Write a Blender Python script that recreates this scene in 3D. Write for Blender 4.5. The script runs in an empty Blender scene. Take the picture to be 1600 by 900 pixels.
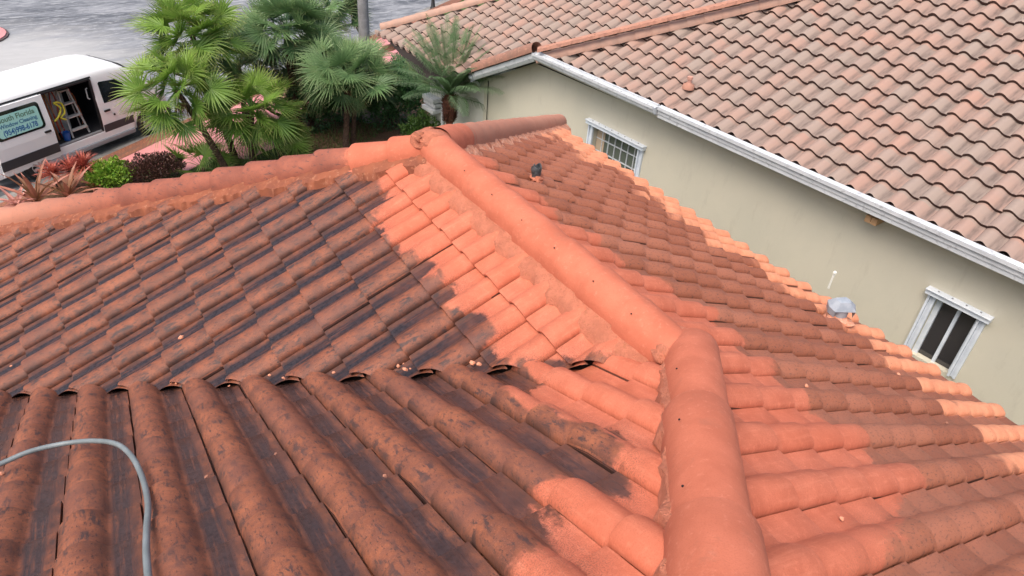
import bpy, bmesh, math, random
import numpy as np
from mathutils import Vector, Matrix
R_ = math.radians
random.seed(7); rng = np.random.default_rng(7)
scene = bpy.context.scene
col = scene.collection

# ------------------------------------------------------------------ camera, sky, sun, exposure
CP = np.array([-2.19108, -2.56071, 2.21536])
F_, PITCH, ROLL, YAW = 1107.22, 34.8748, 4.671, 33.9678
th, ps, rr = R_(PITCH), R_(YAW), R_(ROLL)
FW = np.array([math.sin(ps)*math.cos(th), math.cos(ps)*math.cos(th), -math.sin(th)])
R0 = np.array([math.cos(ps), -math.sin(ps), 0.]); U0 = np.cross(R0, FW)
RT = R0*math.cos(rr)+U0*math.sin(rr); UP = -R0*math.sin(rr)+U0*math.cos(rr)
cd = bpy.data.cameras.new('camera'); cam = bpy.data.objects.new('camera', cd); col.objects.link(cam)
cam.matrix_world = Matrix(((RT[0], UP[0], -FW[0], CP[0]), (RT[1], UP[1], -FW[1], CP[1]), (RT[2], UP[2], -FW[2], CP[2]), (0, 0, 0, 1)))
cd.sensor_width = 36; cd.lens = F_/1600*36; cd.clip_start = .05; cd.clip_end = 2000
scene.camera = cam
w = bpy.data.worlds.new('World'); scene.world = w; w.use_nodes = True
wn = w.node_tree.nodes; bg = wn['Background']
sky = wn.new('ShaderNodeTexSky'); sky.sky_type = 'NISHITA'; sky.sun_disc = False
SUN_EL, SUN_AZ = 60, 245          # azimuth from +Y clockwise
sky.sun_elevation = R_(SUN_EL); sky.sun_rotation = R_(SUN_AZ)
sky.air_density = 1.0; sky.dust_density = 7.0; sky.ozone_density = 1.0
w.node_tree.links.new(sky.outputs[0], bg.inputs[0]); bg.inputs[1].default_value = .15
sl = bpy.data.lights.new('sun', 'SUN'); sl.energy = .9; sl.angle = R_(40); sl.color = (1, .95, .88)
so = bpy.data.objects.new('sun', sl); col.objects.link(so)
sd_ = Vector((math.sin(R_(SUN_AZ))*math.cos(R_(SUN_EL)), math.cos(R_(SUN_AZ))*math.cos(R_(SUN_EL)), math.sin(R_(SUN_EL))))
so.rotation_euler = sd_.to_track_quat('Z', 'Y').to_euler()
scene.view_settings.view_transform = 'Standard'; scene.view_settings.look = 'None'
scene.view_settings.exposure = .66; scene.view_settings.gamma = 1
scene.render.resolution_x = 1024; scene.render.resolution_y = 576

def at(px, py, n, d):
    """point where the sight line through a photo position meets the plane n.X = d"""
    r = RT*(px-800)/F_+UP*(450-py)/F_+FW
    n = np.asarray(n, float)
    return CP+r*((d-CP@n)/(r@n))

# ------------------------------------------------------------------ helpers
def tag(o, label=None, cat=None, group=None, kind=None):
    if label: o['label'] = label
    if cat: o['category'] = cat
    if group: o['group'] = group
    if kind: o['kind'] = kind
    return o
def empty(name, loc=(0, 0, 0), rz=0, sc=1):
    o = bpy.data.objects.new(name, None); col.objects.link(o); o.location = loc; o.rotation_euler = (0, 0, rz); o.scale = (sc,)*3
    o.empty_display_size = .1
    return o
def mesh_obj(name, verts, faces, m, parent=None, smooth=None, loc=None):
    me = bpy.data.meshes.new(name); me.from_pydata([tuple(map(float, v)) for v in verts], [], faces)
    me.update()
    if m: me.materials.append(m)
    if smooth is not None:
        me.shade_smooth()
        if smooth < 179: me.set_sharp_from_angle(angle=R_(smooth))
    o = bpy.data.objects.new(name, me); col.objects.link(o)
    if parent: o.parent = parent
    if loc is not None: o.location = loc
    return o
class MB:
    """collects shapes that become ONE mesh object"""
    def __init__(s): s.v = []; s.f = []; s.mi = []
    def add(s, vs, fs, mi=0):
        k = len(s.v); s.v += [tuple(v) for v in vs]; s.f += [tuple(i+k for i in f) for f in fs]; s.mi += [mi]*len(fs)
    def box(s, c, d, R=None, bev=0, mi=0):
        bm = bmesh.new(); bmesh.ops.create_cube(bm, size=1)
        for v in bm.verts: v.co = Vector((v.co.x*d[0], v.co.y*d[1], v.co.z*d[2]))
        if bev: bmesh.ops.bevel(bm, geom=bm.edges[:], offset=bev, segments=2, affect='EDGES', profile=.6)
        M = R if R is not None else Matrix.Identity(3)
        bm.verts.ensure_lookup_table()
        vs = [M@v.co+Vector(c) for v in bm.verts]; fs = [[v.index for v in f.verts] for f in bm.faces]; bm.free()
        s.add(vs, fs, mi)
    def tube(s, pts, r, n=8, mi=0, caps=True):
        pts = [Vector(p) for p in pts]; rs = r if hasattr(r, '__len__') else [r]*len(pts)
        vs = []; fs = []; ref = Vector((0, 0, 1))
        for i, p in enumerate(pts):
            t = (pts[min(i+1, len(pts)-1)]-pts[max(i-1, 0)]).normalized()
            if abs(t.dot(ref)) > .95: ref = Vector((1, 0, 0)) if abs(t.x) < .9 else Vector((0, 1, 0))
            a = t.cross(ref).normalized(); b = t.cross(a).normalized(); ref = -b if False else ref
            for k in range(n):
                q = 2*math.pi*k/n; vs.append(p+a*math.cos(q)*rs[i]+b*math.sin(q)*rs[i])
        for i in range(len(pts)-1):
            for k in range(n):
                fs.append((i*n+k, i*n+(k+1) % n, (i+1)*n+(k+1) % n, (i+1)*n+k))
        if caps: fs.append(tuple(range(n))[::-1]); fs.append(tuple((len(pts)-1)*n+k for k in range(n)))
        s.add(vs, fs, mi)
    def lathe(s, prof, c, axis=(0, 0, 1), n=20, mi=0):
        ax = Vector(axis).normalized(); ref = Vector((0, 0, 1)) if abs(ax.z) < .9 else Vector((1, 0, 0))
        a = ax.cross(ref).normalized(); b = ax.cross(a).normalized(); vs = []; fs = []
        for r, h in prof:
            for k in range(n):
                q = 2*math.pi*k/n; vs.append(Vector(c)+ax*h+a*r*math.cos(q)+b*r*math.sin(q))
        for i in range(len(prof)-1):
            for k in range(n): fs.append((i*n+k, i*n+(k+1) % n, (i+1)*n+(k+1) % n, (i+1)*n+k))
        s.add(vs, fs, mi)
    def build(s, name, m, parent=None, smooth=40, loc=None):
        ms = m if isinstance(m, (list, tuple)) else [m]
        o = mesh_obj(name, s.v, s.f, ms[0], parent, smooth, loc)
        for x in ms[1:]: o.data.materials.append(x)
        if len(ms) > 1: o.data.polygons.foreach_set('material_index', s.mi)
        return o

# ------------------------------------------------------------------ materials
def mat(name, c=(.5, .5, .5), rough=.6, metal=0, spec=.5):
    m = bpy.data.materials.new(name); m.use_nodes = True; b = m.node_tree.nodes['Principled BSDF']
    b.inputs['Base Color'].default_value = (*c, 1); b.inputs['Roughness'].default_value = rough
    b.inputs['Metallic'].default_value = metal; b.inputs['Specular IOR Level'].default_value = spec
    return m
class NT:
    def __init__(s, m): s.m = m; s.n = m.node_tree.nodes; s.l = m.node_tree.links; s.b = s.n['Principled BSDF']
    def new(s, t, **k):
        x = s.n.new(t)
        for a, v in k.items(): setattr(x, a, v)
        return x
    def set(s, sock, v):
        if isinstance(v, bpy.types.NodeSocket): s.l.new(v, sock)
        elif isinstance(v, (tuple, list)) and len(v) == 3 and sock.type == 'RGBA': sock.default_value = (*v, 1)
        else: sock.default_value = v
    def math(s, op, a, b=0., c=None, clamp=False):
        x = s.new('ShaderNodeMath', operation=op, use_clamp=clamp); s.set(x.inputs[0], a); s.set(x.inputs[1], b)
        if c is not None: s.set(x.inputs[2], c)
        return x.outputs[0]
    def step(s, v, a, b):          # smooth 0..1 between a and b
        x = s.new('ShaderNodeMapRange', interpolation_type='SMOOTHSTEP'); s.set(x.inputs[0], v); s.set(x.inputs[1], a); s.set(x.inputs[2], b)
        return x.outputs[0]
    def mix(s, f, a, b, mode='MIX'):
        x = s.new('ShaderNodeMix', data_type='RGBA', blend_type=mode); s.set(x.inputs[0], f); s.set(x.inputs[6], a); s.set(x.inputs[7], b)
        return x.outputs[2]
    def noise(s, vec, scale, detail=4, rough=.6, dist=0):
        x = s.new('ShaderNodeTexNoise'); s.set(x.inputs['Scale'], scale); s.set(x.inputs['Detail'], detail); s.set(x.inputs['Roughness'], rough); s.set(x.inputs['Distortion'], dist)
        if vec is not None: s.l.new(vec, x.inputs['Vector'])
        return x.outputs['Fac']
    def vor(s, vec, scale, feat='F1', rnd=1.):
        x = s.new('ShaderNodeTexVoronoi', feature=feat); s.set(x.inputs['Scale'], scale); s.set(x.inputs['Randomness'], rnd)
        if vec is not None: s.l.new(vec, x.inputs['Vector'])
        return x
    def obj(s): return s.new('ShaderNodeTexCoord').outputs['Object']
    def attr(s, n): return s.new('ShaderNodeAttribute', attribute_name=n).outputs['Fac']
    def attrv(s, n): return s.new('ShaderNodeAttribute', attribute_name=n).outputs['Vector']
    def mapv(s, v, scale, rot=(0, 0, 0)):
        x = s.new('ShaderNodeMapping'); s.l.new(v, x.inputs[0]); x.inputs['Scale'].default_value = scale; x.inputs['Rotation'].default_value = rot
        return x.outputs[0]
    def bump(s, h, strength=.3, dist=.01):
        x = s.new('ShaderNodeBump'); s.set(x.inputs['Strength'], strength); s.set(x.inputs['Distance'], dist); s.l.new(h, x.inputs['Height']); s.l.new(x.outputs[0], s.b.inputs['Normal'])
    def color(s, c): s.set(s.b.inputs['Base Color'], c)
    def rough(s, c): s.set(s.b.inputs['Roughness'], c)

def noisy(name, c1, c2, scale, rough=.7, bump=.2, bd=.005, detail=5, metal=0, spec=.4, c3=None):
    m = mat(name, c1, rough, metal, spec); t = NT(m); v = t.obj(); f = t.noise(v, scale, detail, .65)
    c = t.mix(t.step(f, .35, .65), c1, c2)
    if c3: c = t.mix(t.step(t.noise(v, scale*4.3, 3), .56, .68), c, c3)
    t.color(c)
    if bump: t.bump(t.noise(v, scale*6, 4, .7), bump, bd)
    return m

CLEAN1, CLEAN2 = (.555, .168, .097), (.46, .130, .072)
def own_tile_mat():
    """terracotta: grime and algae except where the washing wand has passed (attribute clean, metres), bleached dry strip (attribute dry)"""
    m = mat('washed terracotta tile', CLEAN1, .75, 0, .35); t = NT(m)
    v = t.attrv('flat'); pr = t.attr('prof'); cl = t.attr('clean'); dr = t.attr('dry'); rd = t.attr('rnd'); wet = t.attr('wet')
    n1 = t.noise(v, 7, 3); n2 = t.noise(v, 38, 4, .7); n3 = t.noise(v, 190, 3, .7)
    ov = t.mapv(v, (1, 1, 1)); big = t.noise(v, 1.3, 3)
    # clean body colour
    cc = t.mix(t.step(n1, .3, .7), CLEAN1, CLEAN2)
    cc = t.mix(t.math('MULTIPLY', t.step(n3, .46, .68), .5), cc, (.34, .085, .045))
    cc = t.mix(t.math('MULTIPLY', t.step(t.noise(t.mapv(v, (40, 4, 4)), 1., 4, .7), .5, .7), .35), cc, (.66, .235, .14))
    cc = t.mix(t.math('MULTIPLY', t.step(n2, .52, .7), .28), cc, (.78, .27, .16))
    cc = t.mix(t.math('MULTIPLY', t.math('SUBTRACT', rd, .5), .5, clamp=True), cc, (.50, .11, .05))
    # grimy body colour
    dc = t.mix(t.step(n1, .32, .68), (.250, .080, .040), (.135, .046, .028))
    dc = t.mix(t.math('MULTIPLY', t.step(big, .50, .68), .55), dc, (.33, .112, .055))
    dc = t.mix(t.math('MULTIPLY', t.step(wet, .985, .95), .55), dc, t.mix(t.step(n1, .3, .7), (.37, .128, .060), (.20, .066, .035)))
    dc = t.mix(t.math('MULTIPLY', t.step(n2, .40, .68), .5), dc, (.10, .050, .042))
    dc = t.mix(t.math('MULTIPLY', t.step(n3, .50, .70), .45), dc, (.42, .155, .095))
    st = t.noise(t.mapv(v, (34, 9, 9), (0, 0, R_(-28))), 1.0, 5, .72, .4)          # diagonal algae strokes
    patch = t.math('MULTIPLY', t.step(st, .50, .60), t.step(t.noise(v, 8, 2), .38, .60))
    dc = t.mix(t.math('MULTIPLY', patch, t.math('ADD', .35, t.math('MULTIPLY', wet, .55))), dc, (.042, .032, .034))
    fl = t.noise(t.mapv(v, (90, 34, 30), (0, 0, R_(-35))), 1., 4, .7)
    dc = t.mix(t.math('MULTIPLY', t.step(fl, .57, .63), .8), dc, (.030, .022, .022))
    dc = t.mix(t.math('MULTIPLY', t.step(t.math('ADD', rd, t.math('MULTIPLY', n1, .5)), .9, 1.2), .35), dc, (.14, .06, .048))
    gr = t.math('ADD', t.math('SUBTRACT', 1., t.step(pr, .0, .12)), t.math('MULTIPLY', t.step(pr, .42, .60), .8))  # shadow along barrel lip and foot painted into the colour, mixed with gathered algae
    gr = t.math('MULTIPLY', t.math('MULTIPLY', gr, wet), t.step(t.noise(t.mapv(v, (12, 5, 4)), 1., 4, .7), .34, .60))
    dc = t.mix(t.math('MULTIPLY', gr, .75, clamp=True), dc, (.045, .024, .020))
    # the pan keeps a dark water line, the barrel's foot a softer one
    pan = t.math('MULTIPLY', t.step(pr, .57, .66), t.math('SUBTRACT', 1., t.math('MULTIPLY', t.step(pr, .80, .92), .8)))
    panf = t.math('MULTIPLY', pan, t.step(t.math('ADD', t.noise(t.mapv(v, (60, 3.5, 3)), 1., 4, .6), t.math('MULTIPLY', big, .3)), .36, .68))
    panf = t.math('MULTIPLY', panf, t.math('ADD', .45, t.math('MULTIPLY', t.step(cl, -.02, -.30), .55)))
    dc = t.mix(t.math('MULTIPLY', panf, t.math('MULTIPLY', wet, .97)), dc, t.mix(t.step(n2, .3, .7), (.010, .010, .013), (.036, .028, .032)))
    dc = t.mix(t.math('MULTIPLY', t.math('SUBTRACT', 1., wet), t.math('ADD', .55, t.math('MULTIPLY', n1, .7))), dc, t.mix(t.step(t.math('ADD', t.math('MULTIPLY', n2, .5), t.math('MULTIPLY', rd, .5)), .3, .7), (.36, .120, .064), (.50, .185, .105)), 'MIX')
    dc = t.mix(t.math('MULTIPLY', t.math('SUBTRACT', 1., wet), t.math('MULTIPLY', t.step(fl, .54, .62), .7)), dc, (.075, .042, .038))
    dc = t.mix(t.math('MULTIPLY', t.math('MULTIPLY', t.math('SUBTRACT', 1., wet), t.step(pr, .52, .62)), .30), dc, (.22, .085, .055))
    # dry bleached band
    yc = t.mix(t.step(n1, .3, .7), (.78, .34, .19), (.68, .26, .14))
    yc = t.mix(t.math('MULTIPLY', t.step(fl, .60, .64), .45), yc, (.12, .07, .055))
    dm = t.step(t.math('ADD', t.math('ADD', dr, .05), t.math('ADD', t.math('MULTIPLY', t.math('SUBTRACT', n1, .5), .5), t.math('MULTIPLY', t.math('SUBTRACT', rd, .5), .35))), -.10, .10)
    dm = t.math('MULTIPLY', dm, t.math('SUBTRACT', 1., t.math('MULTIPLY', t.step(pr, .5, .62), t.math('SUBTRACT', 1., t.math('MULTIPLY', t.step(pr, .93, .99), .6)))))
    dc = t.mix(dm, dc, yc)
    brl = t.math('SUBTRACT', 1., t.step(pr, .45, .62))
    wand = t.noise(t.mapv(v, (6.5, 4.5, 3)), 1., 3, .5, .8)
    e = t.math('ADD', t.math('ADD', cl, t.math('MULTIPLY', t.math('SUBTRACT', brl, .5), .05)), t.math('ADD', t.math('MULTIPLY', t.math('SUBTRACT', wand, .5), .26), t.math('MULTIPLY', t.math('SUBTRACT', n2, .5), .07)))
    spk = t.math('ADD', e, t.math('MULTIPLY', t.math('SUBTRACT', n3, .5), .10))
    cm = t.math('MULTIPLY', t.step(e, -.022, .018), t.math('SUBTRACT', 1., t.math('MULTIPLY', t.math('MULTIPLY', t.step(n3, .50, .56), t.step(spk, .17, .0)), .62)))
    c = t.mix(cm, dc, cc)
    c = t.mix(t.math('MULTIPLY', t.attr('edge'), .80), c, (.035, .016, .012))  # shadow line at each tile end, painted dark on its end face
    c = t.mix(t.math('MULTIPLY', t.step(pr, .982, .988), .8), c, (.022, .012, .010))  # shade in the narrow gap beside the lip, painted into the colour
    t.color(c)
    r = t.math('ADD', t.math('MULTIPLY', cm, .15), t.math('SUBTRACT', .60, t.math('MULTIPLY', t.math('MULTIPLY', pan, wet), .38)))
    t.rough(r)
    t.bump(t.math('ADD', t.math('MULTIPLY', n2, .5), n3), .35, .004)
    return m
M = {}
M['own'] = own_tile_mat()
def neigh_tile_mat():
    m = mat('weathered pink cement tile', (.5, .33, .27), .85, 0, .25); t = NT(m)
    v = t.attrv('flat'); pr = t.attr('prof'); rd = t.attr('rnd'); r2 = t.attr('rnd2'); al = t.attr('along')
    n1 = t.noise(v, 3, 3); n2 = t.noise(v, 45, 4, .7); n3 = t.noise(v, 220, 2)
    c = t.mix(t.step(rd, .1, .9), (.345, .232, .190), (.300, .238, .203))
    c = t.mix(t.math('MULTIPLY', t.step(r2, .55, 1.), .6), c, (.39, .225, .175))
    c = t.mix(t.math('MULTIPLY', t.step(r2, .3, .0), .6), c, (.29, .22, .19))
    c = t.mix(t.math('MULTIPLY', t.step(n1, .35, .75), .35), c, (.31, .25, .22))
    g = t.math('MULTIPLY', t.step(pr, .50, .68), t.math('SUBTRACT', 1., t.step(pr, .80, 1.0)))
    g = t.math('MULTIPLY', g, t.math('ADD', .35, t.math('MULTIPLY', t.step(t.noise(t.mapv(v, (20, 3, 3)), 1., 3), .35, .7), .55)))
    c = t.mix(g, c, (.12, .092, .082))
    c = t.mix(t.math('MULTIPLY', t.step(n2, .55, .72), .25), c, (.25, .19, .16))
    c = t.mix(t.math('MULTIPLY', t.attr('edge'), .93), c, (.045, .022, .018))  # wavy shadow lines under the courses, painted onto the tile ends
    t.color(c); t.bump(t.math('ADD', n2, n3), .3, .003)
    return m
M['ntile'] = neigh_tile_mat()
def cap_mat(name, clean):
    m = mat(name, CLEAN1, .75, 0, .35); t = NT(m); v = t.obj()
    n1 = t.noise(v, 5, 3); n2 = t.noise(v, 34, 4, .7); n3 = t.noise(v, 180, 3, .7)
    cc = t.mix(t.step(n1, .3, .7), CLEAN1, CLEAN2)
    cc = t.mix(t.math('MULTIPLY', t.step(n3, .46, .70), .42), cc, (.40, .105, .055))
    cc = t.mix(t.math('MULTIPLY', t.step(n2, .55, .72), .35), cc, (.70, .27, .175))
    cc = t.mix(t.math('MULTIPLY', t.step(t.noise(v, 6, 6, .8), .55, .70), .55), cc, (.37, .125, .075))
    dc = t.mix(t.step(n1, .3, .7), (.33, .105, .064), (.22, .070, .046))
    dc = t.mix(t.math('MULTIPLY', t.step(n2, .48, .68), .45), dc, (.17, .07, .055))
    st = t.noise(t.mapv(v, (14, 14, 60), (R_(20), 0, R_(30))), 1., 4, .7)
    dc = t.mix(t.math('MULTIPLY', t.step(st, .58, .66), .8), dc, (.07, .045, .045))
    dc = t.mix(t.math('MULTIPLY', t.step(n3, .55, .7), .35), dc, (.38, .15, .10))
    cl = t.attr('clean'); e = t.math('ADD', cl, t.math('MULTIPLY', t.math('SUBTRACT', n2, .5), .2))
    dust = t.attr('dust'); dc = t.mix(t.math('MULTIPLY', dust, t.math('ADD', .45, t.math('MULTIPLY', n1, .6))), dc, (.54, .26, .175))
    t.color(t.mix(t.step(e, -.03, .03), dc, cc)); t.bump(t.math('ADD', n2, n3), .35, .004)
    return m
M['cap'] = cap_mat('terracotta hip tile', True)
M['mortar'] = noisy('orange roof mortar', (.27, .085, .042), (.19, .060, .033), 7, .85, .5, .008, 5, c3=(.34, .14, .08))
M['mortar_clean'] = noisy('salmon roof mortar', (.53, .185, .110), (.43, .145, .085), 12, .85, .8, .02, 6, c3=(.42, .15, .08))
M['mortar_pale'] = noisy('pale pink roof mortar', (.72, .36, .24), (.62, .22, .12), 14, .85, .8, .02, 6, c3=(.80, .52, .40))
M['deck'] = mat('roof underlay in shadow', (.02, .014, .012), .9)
M['ncap'] = noisy('pinkish hip tile', (.46, .28, .215), (.38, .25, .20), 4, .85, .3, .004, 4, c3=(.40, .26, .21))
M['ncap2'] = noisy('brown rake tile', (.33, .165, .12), (.25, .14, .105), 4, .85, .3, .004, 4, c3=(.42, .22, .16))
M['nmortar'] = noisy('salmon mortar bed', (.42, .215, .155), (.36, .185, .135), 8, .9, .6, .01)

# ------------------------------------------------------------------ roof geometry
P_ = R_(25.8876); TP = math.tan(P_); CS, SN = math.cos(P_), math.sin(P_)
TW, TE = .30, .3238                      # tile cover width and course exposure
YJ, YK, EAVE = -.7924, 1.87, 4.42        # junction of ridge and hip, far end of ridge, half width to the eave
G0 = -6.0                                # ground level

def prof_roll(s):
    """barrel with a sharp lip at s=0, flat pan beyond .58"""
    u = np.clip(s/.58, 0, 1)
    h = .062*np.power(np.clip(np.sin(np.pi*(.07+.93*u)), 0, 1), .78)
    return np.where(s < .58, h, .002+.004*np.clip((s-.8)/.2, 0, 1))
SR = np.array([0, .0, .028, .06, .11, .17, .235, .30, .365, .43, .485, .53, .565, .60, .70, .82, .91, .975, .988, 1.0, 1.07])
HR = prof_roll(SR); HR[0] = -.006; HR[1] = .012; SR[0] = .002; SR[1] = .004; HR[-3:] = -.022
def prof_s(s): return .036+.036*np.cos(2*np.pi*(s-.27))
SS = np.array([-.04, .0, .05, .11, .17, .23, .29, .35, .42, .49, .56, .63, .70, .77, .84, .91, .965, 1.0])
HS = np.where(SS < .77, prof_s(SS), prof_s(.77)+(SS-.77)*.02); HS[0] = prof_s(0)-.02

def poly_sd(poly, X, Y):
    """signed distance to a polygon, positive inside"""
    P = np.asarray(poly, float); n = len(P); best = np.full(X.shape, 1e9); ins = np.zeros(X.shape, bool)
    for i in range(n):
        a = P[i]; b = P[(i+1) % n]; e = b-a; L = e@e+1e-12
        tt = np.clip(((X-a[0])*e[0]+(Y-a[1])*e[1])/L, 0, 1)
        best = np.minimum(best, np.hypot(X-a[0]-tt*e[0], Y-a[1]-tt*e[1]))
        c = (a[1] > Y) != (b[1] > Y)
        xi = a[0]+(Y-a[1])*e[0]/(e[1] if abs(e[1]) > 1e-12 else 1e-12)
        ins ^= c & (X < xi)
    return np.where(ins, best, -best)

def slope(name, parent, O, S, D, segs, courses, clip0, material, SP, HP, lift=.028, endd=.020, clean=None, dry=None, wet=1., jit=.0022, edge=False, holes=()):
    """one roof slope of interlocking tiles. O: lip corner of course 0, row 0. clip: list of (a,b,c) keep a*x+b*y<c"""
    O = np.array(O, float); S = np.array(S, float); D = np.array(D, float); N = np.cross(S, D); N /= np.linalg.norm(N)
    if N[2] < 0: N = -N
    L = TE+.06
    ls = np.array([0, 0, .012, L*.35, L*.7, L]); ns = len(SP); nl = len(ls)
    base_s = np.tile(SP*TW, nl); base_l = np.repeat(ls, ns)
    base_h = np.tile(HP, nl)-base_l/TE*lift
    base_h[:ns] -= endd; base_h[ns:2*ns] -= .004
    fq = [(i*ns+j, i*ns+j+1, (i+1)*ns+j+1, (i+1)*ns+j) for i in range(nl-1) for j in range(ns-1)]
    full_v = []; full_f = []; cv = []; cf = []
    for (r0, r1, extra) in segs:
        clip = clip0+extra; cut_v = []; cut_f = []
        for c in range(courses[0], courses[1]):
            for r in range(r0, r1):
                o = O+r*TW*S+c*TE*D
                mid = o+.5*TW*S-.5*L*D
                if any(a*mid[0]+b*mid[1] > k+.45*math.hypot(a, b) for a, b, k in clip): continue
                jr = rng.normal(0, 1, 5)
                ds = base_s+jr[0]*jit*.5+base_l*jr[3]*.003; dl = base_l+jr[1]*jit*.9+base_s*jr[4]*.008
                hh = base_h+jr[2]*jit*.5
                V = o+ds[:, None]*S-dl[:, None]*D+hh[:, None]*N
                inside = [(a*V[:, 0]+b*V[:, 1] < k) for a, b, k in clip]
                if any((~i).all() for i in inside): continue
                if all(i.all() for i in inside):
                    k = len(full_v)*len(base_s); full_v.append(V); full_f += [tuple(i+k for i in f) for f in fq]
                else:
                    k = len(cut_v)*len(base_s); cut_v.append(V); cut_f += [tuple(i+k for i in f) for f in fq]
        if cut_v:
            bm = bmesh.new(); bv = [bm.verts.new(tuple(p)) for p in np.concatenate(cut_v)]
            for f in cut_f: bm.faces.new([bv[i] for i in f])
            for a, b, k in clip:
                q = math.hypot(a, b); nrm = Vector((a/q, b/q, 0)); p = nrm*(k/q)
                bmesh.ops.bisect_plane(bm, geom=bm.verts[:]+bm.edges[:]+bm.faces[:], plane_co=p, plane_no=nrm, clear_outer=True)
            bm.verts.index_update(); k = len(cv)
            cv += [tuple(v.co) for v in bm.verts]; cf += [tuple(v.index+k for v in f.verts) for f in bm.faces]; bm.free()
    fv = np.concatenate(full_v) if full_v else np.zeros((0, 3))
    k = len(fv); verts = np.concatenate([fv, np.array(cv).reshape(-1, 3)]); faces = full_f+[tuple(i+k for i in f) for f in cf]
    o = mesh_obj(name, verts, faces, material, parent, 38)
    me = o.data; X = verts-O; s = X@S; d = X@D
    # attributes
    def va(n, arr, dom='POINT', tp='FLOAT'):
        a = me.attributes.new(n, tp, dom); a.data.foreach_set('value' if tp == 'FLOAT' else 'vector', np.ascontiguousarray(arr, dtype=np.float32).ravel())
    va('prof', np.mod(s/TW+1e-3, 1.0)); va('flat', np.stack([s, d, np.zeros(len(s))], 1), tp='FLOAT_VECTOR')
    va('clean', poly_sd(clean, verts[:, 0], verts[:, 1]) if clean is not None else np.full(len(s), -1.))
    va('dry', poly_sd(dry, verts[:, 0], verts[:, 1]) if dry is not None else np.full(len(s), -1.))
    va('wet', np.full(len(s), wet))
    fc = np.array([np.mean(verts[list(f)], 0) for f in faces])-O
    ri = np.floor((fc@S)/TW+1e-4).astype(int); ci = np.ceil((fc@D)/TE-.02).astype(int)
    hsh = np.abs(np.sin(ri*12.9898+ci*78.233+.5)*43758.5453) % 1.0; h2 = np.abs(np.sin(ri*39.3468+ci*11.135+1.5)*24634.6345) % 1.0
    va('rnd', hsh, 'FACE'); va('rnd2', h2, 'FACE')
    if True:
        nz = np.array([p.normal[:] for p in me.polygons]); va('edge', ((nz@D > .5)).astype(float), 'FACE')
    return o, N

own = empty('tile_roofed_house', (0, 0, G0))
tag(own, 'near house under an orange barrel tile roof, half pressure washed and half dark with algae', 'house')
class _P:  # parts are built in world coordinates, then hung under the house
    pass
def hang(o, root):
    o.parent = root; o.matrix_parent_inverse = root.matrix_world.inverted() if False else Matrix.Translation(-Vector(root.location))
    return o
nA = np.array([-TP, 0, 1.]); nC = np.array([TP, 0, 1.]); nB = np.array([0, TP, 1.])
hgt = .05
def onA(l): return [tuple(at(x, y, nA, hgt)[:2]) for x, y in l]
def onB(l): return [tuple(at(x, y, nB, TP*YJ+hgt)[:2]) for x, y in l]
def onC(l): return [tuple(at(x, y, nC, hgt)[:2]) for x, y in l]
cleanA = onA([(548, 262), (585, 272), (606, 292), (596, 318), (588, 348), (612, 378), (640, 392), (668, 405), (664, 430), (688, 420), (712, 450), (700, 478), (732, 478), (760, 492), (774, 512), (762, 535), (800, 552), (842, 558)])+[(.5, YJ-.3), (.5, YK+.6)]
cleanB = onB([(800, 545), (824, 560), (856, 584), (800, 604), (850, 630), (905, 640), (935, 655), (980, 680), (1000, 706), (952, 728), (968, 742), (930, 750), (880, 735), (838, 748), (845, 768), (870, 778), (848, 800), (852, 822), (872, 842), (880, 860), (835, 866), (820, 885), (822, 925)])+[(-1.45, -2.9), (0.6, -.5)]
cleanC = onC([(742, 236), (770, 250), (806, 282), (850, 308), (884, 348), (930, 366), (952, 394), (1000, 418), (1056, 450), (1108, 478), (1146, 510), (1166, 540), (1202, 560), (1222, 585), (1246, 606), (1272, 630), (1308, 652), (1352, 680), (1382, 712), (1420, 730), (1446, 748), (1422, 772), (1402, 800), (1392, 828), (1368, 850), (1372, 884), (1350, 925)])+[(-1.2, -3.2), (-1.6, -2.5), (-.3, YJ-.3), (-.3, YK)]
dryC = onC([(800, 192), (850, 205), (892, 222), (915, 246), (962, 262), (1012, 300), (1046, 330), (1092, 345), (1118, 378), (1168, 400), (1200, 430), (1252, 462), (1296, 486), (1340, 520), (1385, 548), (1412, 585), (1456, 606), (1472, 628), (1530, 675), (1560, 715), (1630, 750)])+[(6, -2.5), (6, 8), (3.2, 5.6)]

OA = (-(.0756)*CS, 1.7984, -.0756*SN); DA = (-CS, 0, -SN)
OC = (.2901*CS, -1.4567, -.2901*SN); DC = (CS, 0, -SN)
OB = (-1.1746, -.2133, -(-.2133-YJ)*TP); DB = (0, CS, -SN)
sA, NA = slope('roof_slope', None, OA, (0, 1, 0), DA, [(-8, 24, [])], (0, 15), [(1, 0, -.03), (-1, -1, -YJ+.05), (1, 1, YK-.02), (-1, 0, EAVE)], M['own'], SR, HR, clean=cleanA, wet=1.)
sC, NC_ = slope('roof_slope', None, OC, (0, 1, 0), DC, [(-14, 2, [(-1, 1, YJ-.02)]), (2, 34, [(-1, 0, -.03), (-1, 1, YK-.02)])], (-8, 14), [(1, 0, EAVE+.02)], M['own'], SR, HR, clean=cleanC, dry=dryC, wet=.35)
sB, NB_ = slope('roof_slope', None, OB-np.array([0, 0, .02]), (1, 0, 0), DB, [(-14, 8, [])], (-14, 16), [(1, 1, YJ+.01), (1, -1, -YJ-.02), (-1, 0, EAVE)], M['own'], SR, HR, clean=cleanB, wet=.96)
sF, NF_ = slope('roof_slope', None, (0, YK, 0), (1, 0, 0), DB, [(-16, 16, [])], (0, 16), [(1, -1, -YK-.02), (-1, -1, -YK-.02), (0, 1, YK+EAVE)], M['own'], SR, HR, dry=[(-5, 1), (5, 1), (5, 9), (-5, 9)], wet=.3)
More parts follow.
